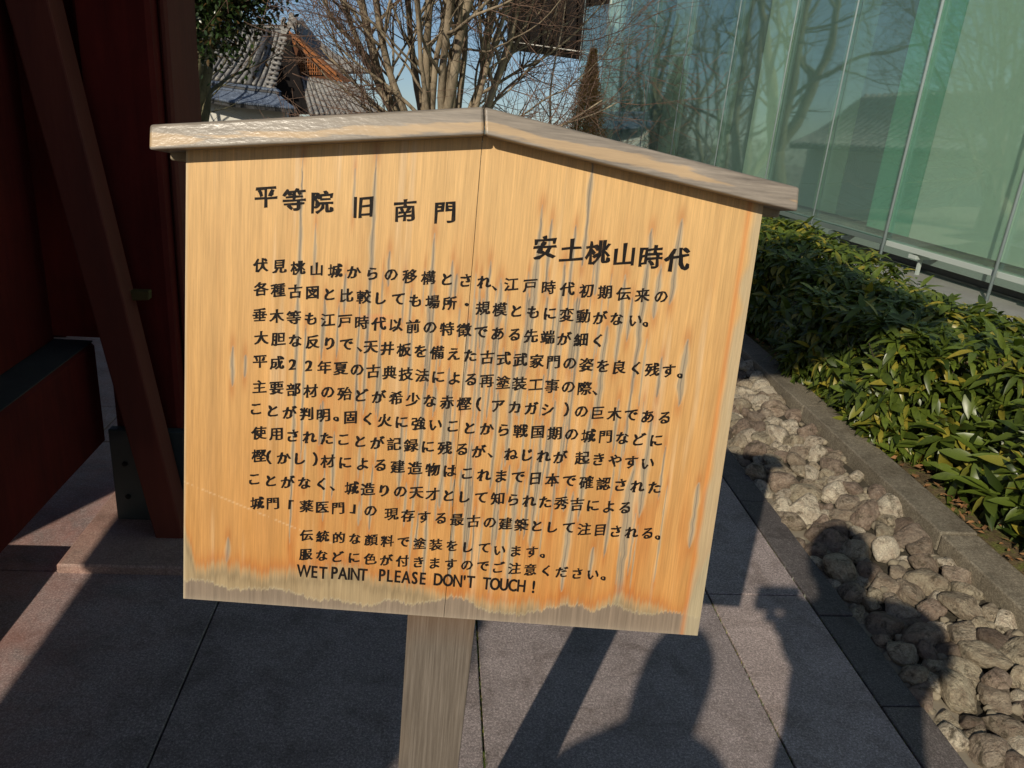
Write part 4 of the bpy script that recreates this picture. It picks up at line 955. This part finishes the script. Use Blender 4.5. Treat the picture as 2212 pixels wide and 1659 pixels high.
# distant planting that closes the horizon
V = []; F = []
for _ in range(70000):
    a = random.uniform(0, 1); x = -60 + 140 * a; y = 62 + 12 * math.sin(a * 9) + random.uniform(-3, 3); h = (1.2 + 1.2 * math.sin(a * 31) + 1.1 * math.sin(a * 77 + 1)) ; z = terr(x, y) + random.random() * (3.2 + h * .7); P = np.array([x, y, z]); d = RNG.normal(0, .14, 3); e = RNG.normal(0, .14, 3); b = len(V); V += [P, P + d, P + e]; F.append((b, b + 1, b + 2))
o = mesh_obj('woodland', V, F, simple('distant bare woodland', (.07, .055, .035), .95, .5, .3, 0), kind='stuff'); tag(o, 'low brown grey woodland along the horizon', 'woodland')

# =====================================================================================  TEMPLE HALL with tiled roof (behind, left)
th = empty('temple_hall', (-9, 38, -3.2), 'old temple hall with grey tiled hip and gable roof and orange brown gable lattice', 'building')
def Z2(x, y): return ((700 + x / 2.212) * Q, (y / 2.212) * Q)
def at2(x, y, Y): return atY(*Z2(x, y), Y)
def roofpatch(name_t, eL, eR, rL, rR, n, Rt, mat_t, mat_p, sag=.35, parent=th, seg=7, joints=True, joined=False):
    """curved tiled slope: pan sheet plus one barrel row of tiles for each of n columns"""
    eL, eR, rL, rR = map(np.array, (eL, eR, rL, rR)); nrmv = nrm(np.cross(eR - eL, rL - eL)); 
    if nrmv[2] < 0: nrmv = -nrmv
    def S_(a, t):
        e = eL + (eR - eL) * a; r = rL + (rR - rL) * a; p_ = e + (r - e) * t; p_ = p_ - nrmv * sag * 4 * t * (1 - t) * .5; return p_
    V = []; F = []; na, ntt = 10, 10
    for j in range(ntt + 1):
        for i in range(na + 1): V.append(S_(i / na, j / ntt))
    k0 = len(V)
    for v_ in list(V): V.append(v_ - nrmv * .12)
    for j in range(ntt):
        for i in range(na): a = j * (na + 1) + i; F.append((a, a + 1, a + na + 2, a + na + 1)); F.append((k0 + a, k0 + a + na + 1, k0 + a + na + 2, k0 + a + 1))
    for i in range(na): F.append((i, k0 + i, k0 + i + 1, i + 1))
    mesh_obj('roof_bed', V, F, mat_p, parent)
    allt = Tubes()
    for c in range(n):
        a = (c + .5) / n; tb_ = allt if joined else Tubes(); nt_ = 24 if joints else 6; pts = []; rs = []
        for j in range(nt_ + 1):
            t = j / nt_; p_ = S_(a, t) + nrmv * Rt * .35; pts.append(p_); rs.append(Rt * (1.0 + (.12 if j % 2 else -.06)))
        tb_.add(pts, rs, 7)
        if not joined: tb_.obj(name_t, mat_t, parent)
    if joined: allt.obj(name_t, mat_t, parent, kind='stuff')
    return S_
Sl = roofpatch('tile_row', at2(-160, 640, 35.5), at2(640, 745, 35.5), at2(90, 235, 39), at2(900, 285, 39), 16, .078, MAT['tile'], MAT['tiled'])
tb = Tubes(); tb.add([at2(655, 748, 35.45), at2(700, 600, 36.2), at2(770, 420, 37.4), at2(830, 270, 38.9)], [.11, .12, .12, .12], 8); tb.obj('descending_ridge', MAT['tiled'], th)
roofpatch('tile_row', at2(672, 750, 35.5), at2(862, 785, 35.5), at2(845, 300, 39), at2(1005, 290, 39), 4, .078, MAT['tile'], MAT['tiled'])
for k in range(12):   # verge tiles
    t = k / 11; a = np.array(at2(868 + 135 * t ** 1.4, 780 - 480 * t, 35.4 + 3.5 * t)); tb = Tubes(); tb.add([a + [-.28, 0, .03], a + [.12, 0, -.02]], [.065, .07], 8); tb.obj('verge_tile', MAT['tile'], th)
# main ridge, stacked courses and end ornament
for k in range(5):
    prism('ridge_course', [at2(520, 290 - 17 * k, 39.0), at2(985, 300 - 17 * k, 39.0), at2(985, 287 - 17 * k, 39.0), at2(520, 277 - 17 * k, 39.0)], (0, .4, 0), MAT['tile'] if k % 2 else MAT['tiled'], th, bev=.01)
orn = [(945, 300), (930, 240), (940, 165), (965, 145), (975, 165), (960, 215), (975, 205), (1000, 190), (1008, 120), (1025, 105), (1045, 120), (1050, 150), (1075, 165), (1080, 200), (1110, 215), (1090, 250), (1105, 290), (1060, 270), (1020, 240), (985, 300)]
prism('ridge_ornament', [at2(x, y, 38.6) for x, y in orn], (0, .35, 0), MAT['tile'], th, bev=.008)
# gable: soffit and panel dark with painted shade, then orange timber
prism('soffit', [at2(x, y, 37.2) for x, y in [(868, 790), (905, 640), (960, 470), (1010, 300), (1030, 420), (1065, 540), (1105, 690), (1150, 860), (1200, 1010), (1010, 1010), (935, 850)]], (0, .5, 0), MAT['shade_and_black'], th)
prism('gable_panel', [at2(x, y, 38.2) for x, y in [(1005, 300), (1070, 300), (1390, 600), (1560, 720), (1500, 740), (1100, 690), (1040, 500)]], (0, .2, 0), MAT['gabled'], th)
for a, b in [((1010, 270), (1430, 650)), ((1040, 330), (1500, 735))]:
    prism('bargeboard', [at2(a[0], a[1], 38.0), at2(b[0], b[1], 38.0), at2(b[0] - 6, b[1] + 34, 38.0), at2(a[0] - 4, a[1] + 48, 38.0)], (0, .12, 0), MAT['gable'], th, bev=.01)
prism('lattice_shade', [at2(x, y, 38.19) for x, y in [(1058, 490), (1130, 490), (1310, 625), (1330, 672), (1095, 662)]], (0, -.01, 0), MAT['shade_and_black'], th)  # flat black sheet painting the shadow gap behind the lattice
for k in range(12):
    x = 1070 + k * 20; y0 = max(495, 490 + (x - 1130) * .75) if x > 1130 else 492; prism('lattice_bar', [at2(x, 662, 38.12), at2(x + 9, 663, 38.12), at2(x + 9, y0, 38.12), at2(x, y0, 38.12)], (0, .05, 0), MAT['gable'], th)
for k in range(4):
    y = 530 + k * 32; prism('lattice_rail', [at2(1066, y, 38.10), at2(1150 + k * 46, y + 8, 38.10), at2(1150 + k * 46, y + 15, 38.10), at2(1066, y + 8, 38.10)], (0, .02, 0), MAT['gable'], th)
# far slope of the gable and the lower skirt roof
roofpatch('tile_row', at2(1420, 640, 38.4), at2(1760, 640, 44), at2(1060, 190, 38.4), at2(1110, 170, 44), 9, .085, MAT['tile'], MAT['tiled'], sag=.9)
Sk = roofpatch('tile_row', at2(1190, 1020, 36.2), at2(1900, 1010, 36.2), at2(1105, 680, 38.0), at2(1640, 760, 38.0), 15, .085, MAT['tile'], MAT['tiled'], sag=.3)
prism('wall', [at2(-200, 700, 37.5), at2(1000, 860, 37.5), at2(1000, 1500, 37.5), at2(-200, 1500, 37.5)], (0, 3, 0), MAT['shade_and_black'], th)

# plastered boundary wall with its own tiled coping
bw = empty('boundary_wall', tuple(atY(500, 260, 25)), 'white plastered wall with bluish tiled coping in front of the temple hall', 'wall')
def A(x, y, Y=25.): return at2(x, y, Y)
roofpatch('coping_tile', A(500, 910, 24.4), A(1075, 968, 24.4), A(330, 790, 25), A(940, 860, 25), 30, .035, MAT['tileb'], MAT['tiled'], sag=.05, parent=bw, joints=False)
roofpatch('coping_tile', A(100, 830, 24.5), A(500, 910, 24.4), A(100, 770, 25), A(330, 790, 25), 22, .035, MAT['tileb'], MAT['tiled'], sag=.05, parent=bw, joints=False)
for k in range(4):
    o_ = 22 * k; prism('coping_course', [A(120, 690 + o_, 25.02 - .03 * k), A(700, 765 + o_, 25.02 - .03 * k), A(895, 788 + o_, 25.02 - .03 * k), A(925, 815 + o_, 25.02 - .03 * k), A(890, 806 + o_, 25.02 - .03 * k), A(700, 783 + o_, 25.02 - .03 * k), A(120, 708 + o_, 25.02 - .03 * k)], (0, .3, 0), MAT['tileb'] if k % 2 == 0 else MAT['tiled'], bw)
prism('plaster_face', [A(100, 860, 25), A(990, 975, 25), A(990, 1500, 25), A(100, 1500, 25)], (0, .3, 0), MAT['plaster'], bw)

# tiled hall on the open side (seen in the glass)
h2 = empty('tiled_hall', (-9, 13, 0), 'long low hall with grey tiled roof beyond the gate, mirrored in the glass', 'building')
hw0 = np.array([-7.6, 9.5, 0]); hdir = nrm([-.22, 1, 0]); hn = np.array([-hdir[1], hdir[0], 0])
roofpatch('roof_tiles', hw0 + [0, 0, 1.0], hw0 + hdir * 12 + [0, 0, .2], hw0 + hn * 2.6 + [0, 0, 2.7], hw0 + hdir * 12 + hn * 2.6 + [0, 0, 1.9], 44, .08, MAT['tile'], MAT['tiled'], sag=.3, parent=h2, joined=True)
prism('wall', [hw0 + hn * .7 + [0, 0, -3], hw0 + hdir * 12 + hn * .7 + [0, 0, -3], hw0 + hdir * 12 + hn * .7 + [0, 0, .55], hw0 + hn * .7 + [0, 0, 1.2]], hn * 3.5, MAT['plaster'], h2)
